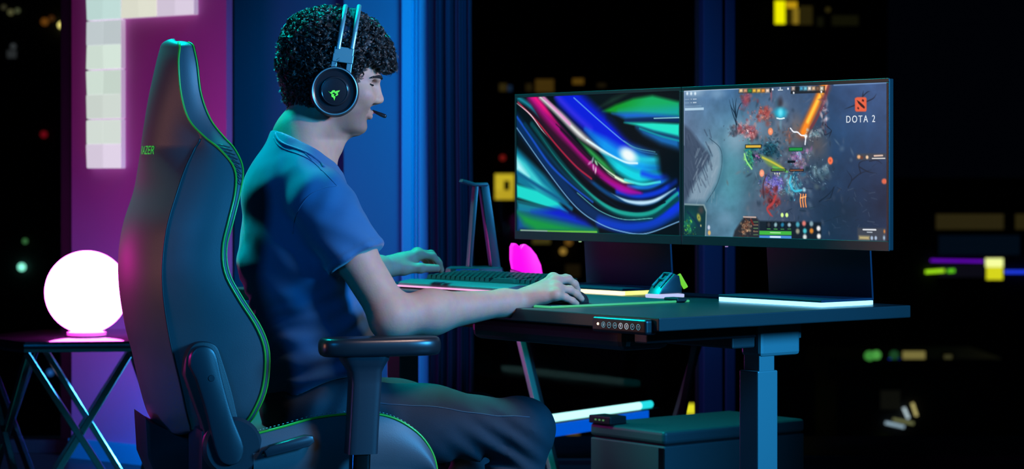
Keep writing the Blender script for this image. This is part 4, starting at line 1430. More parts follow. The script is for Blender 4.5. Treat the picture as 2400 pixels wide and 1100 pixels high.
p_m = px(1322, 700, 5.125)
mouse = thing('computer_mouse', 'black computer mouse on the mat under the right hand', 'mouse', (p_m.x, p_m.y, HD + MZ + 0.0002), R(25))
V, Fc = [], []
NU, NV = 28, 14
for i in range(NV + 1):
    ph = math.pi / 2 * i / NV
    for j in range(NU):
        t = 2 * math.pi * j / NU
        x, y = 0.060 * math.cos(t), 0.031 * math.sin(t) * (1 - 0.10 * math.cos(t) ** 2 * 1.2)
        k = math.cos(ph) ** 0.55 if i < NV else 0.0
        h = 0.034 * math.sin(ph) ** 0.9 * (1 - 0.20 * math.cos(t) * k)
        V.append((x * k, y * k, h))
for i in range(NV):
    for j in range(NU): Fc.append((i * NU + j, i * NU + (j + 1) % NU, (i + 1) * NU + (j + 1) % NU, (i + 1) * NU + j))
Fc.append(tuple(range(NU))[::-1])
mobj('mouse_body', V, Fc, mat('mouse_black', (0.012, 0.013, 0.015), 0.45), mouse)
tube('scroll_wheel', [(0.030, -0.004, 0.029), (0.030, 0.004, 0.029)], 0.009, M_black, mouse, 18)

dock = desk_thing('mouse_dock', 'small wedge charging dock with a lime light on the desk between the monitor stands', 'dock', 0.548, 0.575, HD)
M_dock = mat('dock_black', (0.03, 0.045, 0.055), 0.4)
wd_ = [(-0.042, 0.010), (0.030, 0.010), (0.030, 0.022), (0.022, 0.052), (0.008, 0.056), (-0.030, 0.026)]
prism('dock_body', wd_, -0.022, 0.022, M_dock, dock, 0.003, 'xzy')
for w_ in (-0.012, 0.012):
    bar('cradle_rib', (-0.034, w_, 0.028), (0.006, w_, 0.0585), 0.005, 0.004, mat('dock_rib', (0.10, 0.22, 0.25), 0.35), dock)
bar('cradle_bridge', (0.002, -0.012, 0.0575), (0.002, 0.012, 0.0575), 0.004, 0.004, mat('dock_rib', (0, 0, 0)), dock)
bar('cradle_bridge', (-0.014, -0.012, 0.0445), (-0.014, 0.012, 0.0445), 0.004, 0.004, mat('dock_rib', (0, 0, 0)), dock)
box('light_base', -0.044, 0.034, -0.026, 0.026, 0.0005, 0.009, emitter('dock_lavender', (0.55, 0.60, 0.95), 0.95), dock, 0.002, label='lavender light base')
bar('side_light', (0.028, -0.010, 0.054), (0.040, -0.024, 0.022), 0.006, 0.012, emitter('dock_lime', (0.22, 0.85, 0.02), 0.8), dock, label='lime light')

# ------------------------------------------------------------------ keyboard with wrist rest
kb = desk_thing('keyboard', 'black mechanical keyboard with padded wrist rest and pink underglow', 'keyboard', 0.335, 0.905, HD)
KL = 0.445
M_rest = mat('rest_leatherette', (0.11, 0.15, 0.16), 0.38, bump=0.1, bump_scale=500)
wr_ = [(0.0, 0.004), (0.078, 0.004), (0.078, 0.021), (0.040, 0.023), (0.006, 0.018), (0.0, 0.014)]
prism('wrist_rest', wr_, 0.0, KL, M_rest, kb, 0.003, 'xzy')
box('underglow', -0.0045, 0.004, 0.0, KL, 0.0045, 0.0085, emitter('pink_glow', (1.0, 0.42, 0.78), 1.1), kb, label='pink underglow strip')
box('underglow', -0.0045, 0.085, -0.0045, 0.0, 0.0045, 0.0085, emitter('pink_glow', (0, 0, 0), 1), kb)
box('rest_foot', 0.004, 0.075, 0.004, KL - 0.004, 0.0, 0.0045, M_black, kb)
KT = R(5)
MK = Matrix.Translation((0.083, 0, 0.0)) @ Matrix.Rotation(-KT, 4, 'Y')
box('case', 0.0, 0.142, 0.0, KL, 0.001, 0.022, M_black, kb, 0.003, M=MK)
M_key = mat('keycap_black', (0.05, 0.06, 0.068), 0.42)
bm = bmesh.new()
bmesh.ops.create_cube(bm, size=1.0)
for v in bm.verts:
    k = 0.0088 if v.co.z < 0 else 0.0064
    v.co = Vector((math.copysign(k, v.co.x), math.copysign(k, v.co.y), 0.0 if v.co.z < 0 else 0.0095))
bmesh.ops.bevel(bm, geom=[e for e in bm.edges if min(e.verts[0].co.z, e.verts[1].co.z) > 0.005], offset=0.001, segments=2, affect='EDGES')
k0 = bm_obj('key', bm, M_key, kb)
key_me = k0.data
first = True
for r_ in range(6):
    ex = 0.016 + r_ * 0.0200 + (0.004 if r_ == 5 else 0)
    skip = {0: {4, 5, 6, 7, 8}}.get(r_, set())
    for c_ in range(22):
        if c_ in skip and r_ == 0 and c_ != 6: continue
        if c_ in (3, 7) and r_ in (2, 1): continue
        o_ = k0 if first else k0.copy()
        if not first: C.objects.link(o_)
        first = False
        o_.parent = kb
        o_.matrix_local = MK @ Matrix.Translation((ex, 0.0125 + c_ * 0.0200, 0.0222)) @ Matrix.Diagonal((1, 5.6 if (r_ == 0 and c_ == 6) else 1, 1, 1))
box('media_strip', 0.127, 0.138, 0.06, 0.13, 0.0222, 0.0250, emitter('media_glow', (1.0, 0.70, 0.95), 1.2), kb, 0.001, M=MK, label='glowing media keys')

# ------------------------------------------------------------------ headphone stand and the magenta light behind the keyboard
p_s = dk(0.69, 1.475)
hst = thing('headphone_stand', 'tall empty black A-shaped headphone stand behind the keyboard', 'headphone stand', p_s, R(12))
M_stand = mat('stand_black_satin', (0.04, 0.06, 0.075), 0.35)
q_ = 1.14e-3
prism('stand_base', [(-0.085, -0.055), (0.055, -0.055), (0.065, -0.02), (0.065, 0.06), (-0.07, 0.06), (-0.092, -0.02)], 0.0, 0.042, M_stand, hst, 0.007)
box('usb_panel', -0.070, -0.008, -0.0565, -0.054, 0.024, 0.038, mat('port_blue', (0.01, 0.02, 0.10), 0.3, emit=(0.0, 0.03, 0.30), strength=0.8), hst, 0.001, label='blue port panel')  # blue light on the base front, painted as a glowing strip
prism('upright', [(-0.030, 0.029), (-0.021, 0.029), (-0.002, 0.262), (-0.012, 0.262)], -0.022, 0.022, M_stand, hst, 0.002, 'xzy')
prism('upright', [(0.036, 0.029), (0.060, 0.029), (0.026, 0.262), (0.004, 0.262)], -0.022, 0.022, M_stand, hst, 0.002, 'xzy')
prism('cradle', [(-0.048, 0.270), (-0.040, 0.266), (-0.012, 0.257), (0.020, 0.257), (0.026, 0.262), (0.022, 0.268), (-0.010, 0.267), (-0.044, 0.277)], -0.024, 0.024, M_stand, hst, 0.003, 'xzy')

p_g = dk(0.662, 1.235)
glow = thing('magenta_light', 'small magenta glowing tulip-shaped light behind the keyboard', 'light', p_g, R(10))
pts = [(1195, 580), (1199, 571), (1206, 571), (1213, 577), (1217, 582), (1221, 575), (1229, 573), (1241, 581), (1255, 598), (1266, 622), (1270, 645), (1262, 651), (1240, 645), (1199, 632), (1195, 610)]
q2 = 1.10e-3
pl = [((u - 1233) * q2, (672 - v) * q2) for u, v in pts]
prism('glow_body', pl, -0.020, 0.020, emitter('magenta_glow', (1.0, 0.0, 0.85), 1.05), glow, 0.006, 'xzy', seg=3)
pl = [((u - 1233) * q2, (672 - v) * q2) for u, v in [(1198, 634), (1240, 647), (1266, 655), (1266, 672), (1198, 672)]]
prism('glow_base', pl, -0.024, 0.024, mat('glow_base_pink', (0.25, 0.02, 0.16), 0.4, emit=(0.55, 0.03, 0.36), strength=0.55), glow, 0.003, 'xzy')

# ------------------------------------------------------------------ furniture behind the desk
side_table((0.295, 7.0, 0), R(180), 0.600, 0.285, 'chrome side table with crossed legs half hidden behind the desk', (0, 2, 3, 5), True)
bp_ = px(1557, 1000, 6.19)
ben = thing('storage_bench', 'low dark lidded storage bench behind the desk leg', 'bench', (bp_.x, bp_.y, 0), TH)
M_bench = mat('bench_slate', (0.06, 0.085, 0.10), 0.5, bump=0.05, bump_scale=120)
BH = 0.346
box('bench_body', 0.0, 0.53, 0.0, 0.30, 0.0, BH - 0.040, M_bench, ben, 0.004)
box('bench_gap', 0.008, 0.522, 0.008, 0.292, BH - 0.041, BH - 0.035, M_black, ben)
box('bench_lid', -0.002, 0.532, -0.002, 0.302, BH - 0.036, BH, M_bench, ben, 0.010, 3)
box('corner_strip', -0.004, 0.0, -0.003, 0.020, 0.01, BH - 0.045, M_darkchrome, ben, 0.001)
rt = thing('router', 'little black box with tiny green lights on the storage bench', 'router', dk(0, 0, 0), 0)
rp = px(1424, 1000, 6.40)
rt.location = (rp.x, rp.y, BH + 0.0005); rt.rotation_euler = (0, 0, TH)
box('router_case', -0.03, 0.03, -0.045, 0.045, 0.0, 0.022, M_black, rt, 0.003)
for k in range(3):
    box('router_light', -0.0315, -0.0295, -0.02 + k * 0.016, -0.014 + k * 0.016, 0.009, 0.013, emitter('router_green', (0.12, 0.4, 0.12), 0.6), rt)
# low ledge with light bars
l1_, l2_ = px(1288, 985, 7.4), px(1540, 948, 7.9)
ld = Vector((l2_.x - l1_.x, l2_.y - l1_.y, 0)).normalized()
lst = Vector((l1_.x, l1_.y, 0)) - ld * 0.25
led = thing('light_shelf', 'low shelf with a bright cyan tube and a blue strip behind the bench', 'shelf', (lst.x, lst.y, 0), math.atan2(ld.y, ld.x))
LZ = 0.240
Lh = (Vector((l2_.x, l2_.y, 0)) - lst).length
box('shelf_board', 0.0, Lh + 0.02, 0.0, 0.18, LZ - 0.045, LZ, M_black, led, 0.003)
for x_ in (0.04, Lh - 0.1):
    box('shelf_leg', x_, x_ + 0.03, 0.05, 0.12, 0.0, LZ - 0.044, M_black, led, 0.002)
tube('light_tube', [(0.02, 0.02, LZ + 0.012), (Lh - 0.08, 0.02, LZ + 0.012)], 0.0125, emitter('tube_cyan_white', (0.45, 1.0, 0.95), 1.5), led, 16, label='cyan light tube')
tube('light_tube_end', [(Lh - 0.08, 0.02, LZ + 0.012), (Lh - 0.01, 0.02, LZ + 0.012)], 0.0125, emitter('tube_cyan', (0.02, 0.75, 0.80), 1.0), led, 16)
box('blue_strip', 0.0, Lh - 0.06, -0.006, 0.0, LZ - 0.044, LZ - 0.004, emitter('strip_blue', (0.0, 0.12, 0.85), 0.75), led, label='blue light strip')

# ================================================================== what the two screens show
class Canvas:
    """a little raster painter; quad = the four corners (tl, tr, br, bl) in which points are given"""
    def __init__(s, w, h, quad):
        s.w, s.h = w, h
        s.a = np.zeros((h, w, 3))
        A, B = [], []
        for (x, y), (X, Y) in zip(quad, [(0, 0), (w, 0), (w, h), (0, h)]):
            A.append([x, y, 1, 0, 0, 0, -X * x, -X * y]); B.append(X)
            A.append([0, 0, 0, x, y, 1, -Y * x, -Y * y]); B.append(Y)
        s.H = np.append(np.linalg.solve(np.array(A, float), np.array(B, float)), 1).reshape(3, 3)
        s.sc = w / math.dist(quad[0], quad[1])
        s.Y, s.X = np.mgrid[0:h, 0:w] + 0.5
        s.rs = np.random.RandomState(5)
    def m(s, pts):
        p = np.array(pts, float)
        q = np.c_[p, np.ones(len(p))] @ s.H.T
        return q[:, :2] / q[:, 2:]
    def blend(s, mask, col, sl=None):
        c = np.array(col, float) / 255
        v = s.a if sl is None else s.a[sl]
        v[:] = v + (c - v) * np.clip(mask, 0, 1)[..., None]
    def stroke(s, pts, w, col, al=1.0, soft=0.4, n=60, taper=None, add=False):
        """w: width in point units; soft: share of the half width that fades"""
        p = s.m(catmull(pts, n)) if len(pts) > 2 else s.m([np.array(pts[0]) + (np.array(pts[1]) - np.array(pts[0])) * t for t in np.linspace(0, 1, 12)])
        hw = w * s.sc / 2
        x0, y0 = np.floor(p.min(0) - hw - 2).astype(int); x1, y1 = np.ceil(p.max(0) + hw + 2).astype(int)
        x0, y0 = max(x0, 0), max(y0, 0); x1, y1 = min(x1, s.w), min(y1, s.h)
        if x1 <= x0 or y1 <= y0: return
        X, Y = s.X[y0:y1, x0:x1], s.Y[y0:y1, x0:x1]
        best = np.full(X.shape, 1e9); bt = np.zeros(X.shape)
        for i in range(len(p) - 1):
            a, d = p[i], p[i + 1] - p[i]
            t = np.clip(((X - a[0]) * d[0] + (Y - a[1]) * d[1]) / (d @ d + 1e-9), 0, 1)
            q = np.hypot(X - a[0] - t * d[0], Y - a[1] - t * d[1])
            c = q < best
            best = np.where(c, q, best); bt = np.where(c, (i + t) / (len(p) - 1), bt)
        h = np.full(X.shape, hw)
        A = np.full(X.shape, al)
        if taper:
            h = h * np.interp(bt, np.linspace(0, 1, len(taper)), taper)
            A = A * np.interp(bt, np.linspace(0, 1, len(taper)), np.minimum(1, np.array(taper) * 1.5))
        mk = np.clip((h - best) / np.maximum(h * soft, 0.7) + 0.0, 0, 1)
        s.blend(mk * A, col, (slice(y0, y1), slice(x0, x1)))
    def poly(s, pts, col, al=1.0, soft=1.0, curve=False, col2=None, ax=None):
        if curve: pts = [tuple(x) for x in catmull(list(pts) + [pts[0]], len(pts) * 6)]
        p = s.m(pts)
        x0, y0 = np.floor(p.min(0) - soft - 2).astype(int); x1, y1 = np.ceil(p.max(0) + soft + 2).astype(int)
        x0, y0 = max(x0, 0), max(y0, 0); x1, y1 = min(x1, s.w), min(y1, s.h)
        if x1 <= x0 or y1 <= y0: return
        X, Y = s.X[y0:y1, x0:x1], s.Y[y0:y1, x0:x1]
        ins = np.zeros(X.shape, bool); best = np.full(X.shape, 1e9)
        for i in range(len(p)):
            a, b = p[i], p[(i + 1) % len(p)]
            d = b - a
            t = np.clip(((X - a[0]) * d[0] + (Y - a[1]) * d[1]) / (d @ d + 1e-9), 0, 1)
            best = np.minimum(best, np.hypot(X - a[0] - t * d[0], Y - a[1] - t * d[1]))
            cr = ((a[1] > Y) != (b[1] > Y)) & (X < (b[0] - a[0]) * (Y - a[1]) / (b[1] - a[1] + 1e-12) + a[0])
            ins ^= cr
        sd = np.where(ins, best, -best)
        mk = np.clip(sd / soft + 0.5, 0, 1) * al
        sl = (slice(y0, y1), slice(x0, x1))
        if col2 is not None:
            q = s.m([ax[0], ax[1]]); d = q[1] - q[0]
            t = np.clip(((X - q[0][0]) * d[0] + (Y - q[0][1]) * d[1]) / (d @ d), 0, 1)[..., None]
            c = (np.array(col) * (1 - t) + np.array(col2) * t) / 255
            s.a[sl] = s.a[sl] + (c - s.a[sl]) * mk[..., None]
        else: s.blend(mk, col, sl)
    def blob(s, x, y, rx, ry, col, al=1.0, rot=0, hard=0.0):
        q = s.m([(x, y)])[0]
        dx, dy = (s.X - q[0]) / s.sc, (s.Y - q[1]) / s.sc
        c, n = math.cos(rot), math.sin(rot)
        u, v = (dx * c + dy * n) / rx, (-dx * n + dy * c) / ry
        r = np.hypot(u, v)
        mk = np.clip((1 - r) / max(1 - hard, 0.05), 0, 1)
        mk = mk * mk * (3 - 2 * mk)
        s.blend(mk * al, col)
    def noise(s, scale, seed):
        r = np.random.RandomState(seed)
        out = np.zeros((s.h, s.w)); amp = 1; tot = 0
        for o in range(4):
            k = max(2, int(scale * 2 ** o))
            g = r.rand(k + 2, int(k * 1.6) + 2)
            y = np.linspace(0, k, s.h); x = np.linspace(0, int(k * 1.6), s.w)
            yi, xi = y.astype(int), x.astype(int); fy, fx = (y - yi)[:, None], (x - xi)[None]
            fy, fx = fy * fy * (3 - 2 * fy), fx * fx * (3 - 2 * fx)
            a = g[yi][:, xi] * (1 - fx) + g[yi][:, xi + 1] * fx; b = g[yi + 1][:, xi] * (1 - fx) + g[yi + 1][:, xi + 1] * fx
            out += amp * (a * (1 - fy) + b * fy); tot += amp; amp *= 0.55
        return out / tot
    def splash(s, x, y, rx, ry, cols, n, w, seed, al=0.7, rot=None):
        """a burst of short strokes"""
        r = random.Random(seed)
        cs = [(x + rx * r.uniform(-.6, .6), y + ry * r.uniform(-.6, .6), r.uniform(.35, .7), r.uniform(0, 3.1)) for _ in range(4)]
        for _ in range(max(10, int(n * 0.8))):
            cx, cy, k, d = r.choice(cs); c = r.choice(cols); f = r.uniform(.45, 1.0)
            s.blob(cx + rx * k * r.gauss(0, .95), cy + ry * k * r.gauss(0, .95), r.uniform(.12, .45) * rx + 3, r.uniform(.12, .4) * ry + 3, [v * f for v in c], al * r.uniform(.4, .95), d + r.uniform(-.5, .5), 0.1)
        for _ in range(int(n * 2.2)):
            cx, cy, k, d = r.choice(cs); c = r.choice(cols); f = r.uniform(.5, 1.25)
            cx += rx * k * r.gauss(0, 1.1); cy += ry * k * r.gauss(0, 1.1)
            d = (rot if rot is not None else d) + r.gauss(0, .7)
            ln = r.uniform(.3, 1.0) * w * 3.0; be = r.uniform(-.5, .5) * ln
            s.stroke([(cx - ln / 2 * math.cos(d), cy - ln / 2 * math.sin(d)), (cx - be * .4 * math.sin(d), cy + be * .4 * math.cos(d)), (cx + ln / 2 * math.cos(d), cy + ln / 2 * math.sin(d))], r.uniform(.4, 1.3) * w, [min(255, v * f) for v in c], al * r.uniform(.4, 1), 0.85, 9, taper=[.3, 1, .3])

def screen_mat():
    m = bpy.data.materials.new('screen_picture')
    m.use_nodes = True
    nt = m.node_tree
    b = nt.nodes['Principled BSDF']
    b.inputs['Base Color'].default_value = (0.004, 0.004, 0.005, 1)
    b.inputs['Roughness'].default_value = 0.35
    b.inputs['Specular IOR Level'].default_value = 0.2
    at = nt.nodes.new('ShaderNodeAttribute'); at.attribute_name = 'picture'
    nt.links.new(at.outputs['Color'], b.inputs['Emission Color'])
    b.inputs['Emission Strength'].default_value = 1.15
    return m
M_screen = screen_mat()
def screen(mo, cv, l0, l1):
    """a fine grid whose colours carry the picture; the picture's left is at l1"""
    h, w = cv.h, cv.w
    jj, ii = np.meshgrid(np.arange(w), np.arange(h))
    V = np.zeros((h * w, 3))
    V[:, 0] = ES - 0.0002
    V[:, 1] = (l1 + (l0 - l1) * jj / (w - 1)).ravel()
    V[:, 2] = (ZT + (ZB - ZT) * ii / (h - 1)).ravel()
    idx = (ii * w + jj)[:-1, :-1].ravel()
    Q = np.stack([idx, idx + w, idx + w + 1, idx + 1], 1)
    o = net_obj('screen', V, Q, M_screen, mo)
    a = np.clip(cv.a, 0, 1)
    lin = np.where(a <= 0.04045, a / 12.92, ((a + 0.055) / 1.055) ** 2.4).reshape(-1, 3)
    ca = o.data.color_attributes.new('picture', 'FLOAT_COLOR', 'POINT')
    ca.data.foreach_set('color', np.c_[lin, np.ones(len(lin))].astype(np.float32).ravel())
    return o

# ---- left: silky ribbons (points in a close view of the screen)
cv = Canvas(460, 262, [(68, 148), (1003, 112), (1014, 926), (86, 908)])
cv.a[:] = np.array([1, 3, 8]) / 255
S = cv.stroke
# lower left fan
cv.poly([(70, 430), (240, 590), (380, 745), (300, 760), (80, 640)], (10, 110, 140), 1, 12)
cv.poly([(72, 470), (130, 520), (230, 640), (330, 730), (200, 670), (76, 560)], (60, 200, 205), .9, 10)
cv.poly([(76, 500), (110, 545), (150, 600), (80, 560)], (200, 240, 245), .9, 14)
S([(78, 575), (200, 650), (320, 720), (400, 780)], 26, (10, 90, 130), 1, .8)
cv.poly([(80, 645), (200, 680), (320, 745), (380, 800), (250, 770), (84, 718)], (25, 205, 195), 1, 6)
S([(84, 735), (240, 770), (380, 810)], 14, (10, 70, 70), .9, .8)
cv.poly([(84, 740), (260, 775), (420, 830), (330, 830), (90, 800)], (15, 120, 140), 1, 10)
cv.poly([(170, 800), (330, 775), (480, 850), (520, 890), (420, 870), (280, 830)], (5, 25, 190), 1, 16)
cv.poly([(84, 790), (220, 810), (360, 840), (470, 870), (540, 895), (545, 912), (88, 906)], (12, 95, 170), .8, 18)
cv.poly([(86, 800), (180, 830), (320, 862), (430, 885), (548, 900), (550, 914), (200, 910), (130, 870)], (14, 140, 60), 1, 16)
S([(110, 905), (300, 909), (545, 910)], 10, (110, 190, 60), .9, .6)
S([(112, 905), (262, 908)], 7, (140, 160, 165), .9, .5)
# upper right leaf
cv.poly([(540, 210), (620, 150), (720, 120), (620, 180)], (20, 45, 35), 1, 10)
cv.poly([(565, 228), (640, 190), (740, 155), (850, 138), (1003, 175), (1003, 250), (760, 240), (640, 240)], (14, 140, 35), 1, 8, col2=(15, 160, 90), ax=((700, 140), (760, 245)))
cv.poly([(660, 232), (800, 222), (1004, 205), (1004, 262), (700, 262)], (15, 150, 165), .9, 20)
cv.poly([(620, 240), (760, 238), (900, 250), (1003, 262), (700, 266)], (25, 95, 215), .9, 10)
S([(700, 285), (850, 275), (1003, 280)], 26, (4, 30, 80), 1, .8)
cv.poly([(690, 292), (850, 292), (1004, 300), (1004, 372), (860, 340), (750, 305)], (30, 215, 190), 1, 6)
S([(860, 268), (1003, 264)], 5, (170, 235, 235), .9, .6)
cv.poly([(760, 318), (860, 345), (1005, 378), (1006, 448), (900, 415), (800, 360)], (20, 95, 165), 1, 14)
S([(780, 325), (900, 368), (1004, 395)], 12, (10, 150, 160), .8, .8)
# main sweep, from below upwards
S([(60, 270), (190, 440), (320, 610), (460, 760), (620, 858), (800, 880), (1015, 790)], 80, (4, 38, 84), 1, .7)
S([(560, 850), (720, 880), (880, 850), (1018, 760)], 60, (10, 55, 190), .9, .8)
S([(880, 820), (960, 770), (1020, 700)], 90, (10, 45, 225), .9, .8, taper=[.4, 1, 1])
S([(72, 320), (250, 560), (420, 765), (560, 862), (700, 908), (830, 915), (1016, 845)], 6, (120, 175, 220), .8, .5)
S([(74, 260), (160, 380), (270, 530), (400, 650), (520, 740)], 16, (20, 75, 190), .9, .8)
S([(120, 300), (240, 450), (380, 610), (520, 720)], 26, (3, 45, 70), 1, .8)
S([(160, 300), (300, 480), (440, 640), (580, 760), (720, 820), (860, 820), (1000, 720)], 34, (4, 60, 66), 1, .7)
S([(180, 320), (320, 510), (470, 665), (600, 765), (720, 805), (860, 795), (1000, 690)], 26, (28, 165, 150), .9, .7, taper=[.15, .3, .5, .8, 1, 1, .8])
S([(430, 690), (560, 790), (700, 838), (860, 830)], 5, (110, 200, 200), .7, .6)
S([(560, 700), (680, 775), (800, 790), (930, 740)], 10, (0, 12, 30), .9, .7)
S([(200, 250), (330, 420), (450, 570), (600, 690), (740, 742), (860, 740), (985, 668)], 30, (8, 60, 110), 1, .8, taper=[.4, .6, .8, 1, 1, 1, .7])
S([(620, 690), (730, 738), (860, 735), (988, 662)], 26, (190, 225, 245), .95, .8, taper=[.1, .6, 1, .8, .3])
S([(660, 680), (780, 705), (900, 680), (985, 620)], 40, (10, 55, 215), .9, .8)
S([(720, 655), (840, 655), (960, 600)], 30, (20, 120, 235), .8, .8)
# magenta and maroon
S([(150, 170), (270, 330), (400, 490), (500, 580)], 90, (40, 4, 28), 1, .8)
S([(150, 140), (260, 270), (390, 410), (500, 520), (600, 610), (720, 672), (800, 690)], 64, (150, 0, 110), 1, .85, taper=[1, 1, .8, .8, .8, .8, .3])
S([(165, 135), (230, 210), (320, 310)], 46, (225, 10, 120), .95, .9, taper=[1, .8, .2])
S([(560, 600), (680, 668), (790, 690)], 34, (160, 0, 170), .9, .9, taper=[.3, 1, .4])
S([(330, 330), (450, 455), (520, 520)], 20, (22, 2, 22), .8, .8)
S([(78, 175), (190, 285), (310, 425), (420, 540), (510, 610)], 12, (170, 30, 60), .95, .8)
S([(70, 180), (150, 245), (220, 335), (290, 410)], 7, (235, 225, 235), .95, .7, taper=[.5, 1, .6, .1])
# teal strip at the top left
S([(80, 150), (150, 200), (210, 275)], 40, (20, 130, 150), .9, .9, taper=[1, .7, .1])
# white, blue and cyan
S([(350, 130), (470, 245), (600, 360), (710, 440), (850, 470)], 150, (6, 22, 205), 1, .55, taper=[1, 1, 1, .7, .3])
S([(300, 140), (400, 240), (500, 330)], 46, (50, 40, 215), .8, .9)
S([(400, 150), (560, 290), (700, 405), (780, 450), (880, 470)], 7, (90, 150, 230), .9, .6)
S([(700, 400), (780, 440), (890, 455)], 50, (20, 120, 190), .85, .9, taper=[.3, 1, .4])
S([(470, 330), (580, 420), (700, 500), (800, 540), (890, 545)], 110, (10, 140, 225), 1, .8, taper=[.3, .8, 1, 1, .5])
S([(560, 450), (660, 540), (780, 600), (900, 590)], 90, (15, 200, 215), 1, .8, taper=[.3, .8, 1, .5])
S([(700, 470), (800, 500), (885, 500)], 60, (30, 190, 215), .9, .9)
S([(205, 145), (320, 245), (440, 360), (560, 450), (650, 500)], 46, (225, 225, 225), .95, .9, taper=[.6, .9, 1, .5, .1])
S([(220, 140), (300, 220), (380, 300)], 22, (225, 130, 200), .8, .9)
S([(480, 390), (590, 460), (700, 515), (770, 522)], 12, (215, 245, 250), .9, .8)
cv.blob(718, 478, 80, 42, (228, 236, 236), 1, .35, .2)
S([(420, 380), (500, 455), (580, 530), (640, 580)], 44, (40, 150, 70), .95, .9, taper=[.2, .8, 1, .4])
S([(540, 510), (610, 575), (690, 622), (750, 636)], 22, (225, 250, 215), .95, .8, taper=[.2, .8, 1, .3])
S([(700, 615), (800, 640), (900, 625)], 16, (70, 225, 225), .9, .8)
S([(800, 580), (880, 600), (950, 590)], 40, (15, 60, 225), .85, .9)
S([(300, 300), (440, 430), (560, 540), (640, 600)], 8, (0, 5, 12), .6, .8)
# dark cut in from the right
cv.poly([(600, 265), (700, 320), (800, 385), (900, 430), (1010, 455), (1010, 610), (960, 640), (900, 560), (880, 470), (800, 440), (720, 400)], (1, 3, 10), .96, 22)
S([(690, 395), (760, 435), (870, 458)], 5, (110, 190, 200), .6, .7)
# small emblem of petals in the middle
for x, y, a_, c_ in ((515, 505, 1.9, (120, 150, 150)), (535, 520, .9, (140, 190, 150)), (500, 520, 2.6, (190, 110, 170)), (520, 545, 1.5, (200, 140, 190)), (533, 562, 1.7, (210, 170, 200))):
    cv.blob(x, y, 20, 8, c_, .95, a_, .3)
scr_l = screen(mon_l, cv, LS1 + 0.0075, LS2 - 0.0075)

# ---- right: a battle seen from above, in blue-grey mist
cv = Canvas(480, 268, [(49, 105), (1197, 55), (1195, 965), (65, 935)])
S = cv.stroke
n1, n2, n3 = cv.noise(4, 1), cv.noise(9, 2), cv.noise(22, 3)
gx = cv.X / cv.w; gy = cv.Y / cv.h
base = np.zeros((cv.h, cv.w, 3))
cols = np.array([[[88, 118, 150], [62, 98, 138], [70, 92, 124], [46, 76, 118], [58, 88, 136]],
                 [[84, 100, 128], [84, 128, 148], [78, 88, 104], [26, 54, 84], [34, 66, 104]],
                 [[70, 88, 108], [72, 128, 146], [70, 80, 104], [28, 48, 74], [24, 44, 72]],
                 [[52, 70, 88], [76, 116, 140], [54, 66, 90], [20, 44, 68], [22, 40, 64]]], float)
fx, fy = gx * 3.999, gy * 2.999
xi, yi = fx.astype(int), fy.astype(int)
tx_, ty_ = (fx - xi)[..., None], (fy - yi)[..., None]
xj, yj = np.minimum(xi + 1, 4), np.minimum(yi + 1, 3)
base = (cols[yi, xi] * (1 - tx_) + cols[yi, xj] * tx_) * (1 - ty_) + (cols[yj, xi] * (1 - tx_) + cols[yj, xj] * tx_) * ty_
cv.a = base / 255 * (0.80 + 0.42 * n1 + 0.22 * (n2 - 0.3) + 0.16 * (n3 - .5))[..., None]
# cliffs on the left
cv.poly([(52, 300), (90, 330), (150, 410), (210, 480), (170, 560), (100, 690), (62, 740)], (58, 70, 92), .9, 8)
cv.poly([(180, 410), (240, 400), (268, 470), (270, 540), (240, 640), (180, 740), (90, 740), (100, 680), (170, 560), (215, 480)], (128, 150, 168), .85, 12)
cv.poly([(268, 440), (300, 520), (290, 640), (240, 740), (190, 750), (250, 640), (275, 540)], (60, 108, 128), .8, 12)
r = random.Random(21)
for k in range(46):
    x, y = r.uniform(60, 200), r.uniform(330, 640)
    S([(x, y), (x + r.uniform(5, 30), y + r.uniform(30, 80))], r.uniform(4, 14), r.choice([(40, 52, 74), (74, 88, 110), (52, 64, 86)]), .5, .95)
for k in range(40):
    x, y = r.uniform(130, 250), r.uniform(430, 720)
    S([(x, y), (x - r.uniform(0, 30), y + r.uniform(20, 60))], r.uniform(5, 16), r.choice([(150, 168, 182), (112, 136, 154), (136, 156, 172)]), .4, .95)
S([(200, 380), (262, 440), (272, 530), (248, 640), (190, 745)], 5, (36, 60, 78), .8, .7)
# misty pools of light
cv.blob(350, 370, 90, 110, (130, 160, 180), .75, .3, .1)
cv.blob(470, 300, 110, 90, (110, 140, 168), .6)
cv.blob(330, 600, 110, 160, (74, 136, 150), .5)
cv.blob(300, 840, 90, 60, (110, 146, 172), .6)
cv.blob(560, 420, 120, 120, (96, 120, 140), .5)
cv.blob(800, 420, 110, 110, (92, 84, 84), .75)
cv.blob(690, 330, 60, 100, (130, 104, 92), .6)
cv.blob(830, 560, 110, 90, (46, 64, 82), .7)
cv.blob(480, 780, 120, 130, (78, 84, 104), .6)
cv.blob(1060, 600, 120, 140, (22, 46, 76), .5)
cv.blob(950, 820, 150, 120, (22, 42, 62), .6)
cv.blob(110, 110, 110, 40, (150, 180, 205), .8)
cv.blob(240, 120, 80, 40, (130, 165, 195), .6)
for k in range(320):
    x, y = r.gauss(640, 140), r.gauss(520, 200)
    if x < 300: continue
    cv.blob(x, y, r.uniform(6, 34), r.uniform(5, 24), r.choice([(54, 66, 84), (96, 116, 136), (70, 78, 98), (110, 110, 120), (48, 84, 100), (92, 78, 78), (120, 140, 156), (30, 42, 58)]), r.uniform(.2, .55), r.uniform(0, 3.1))
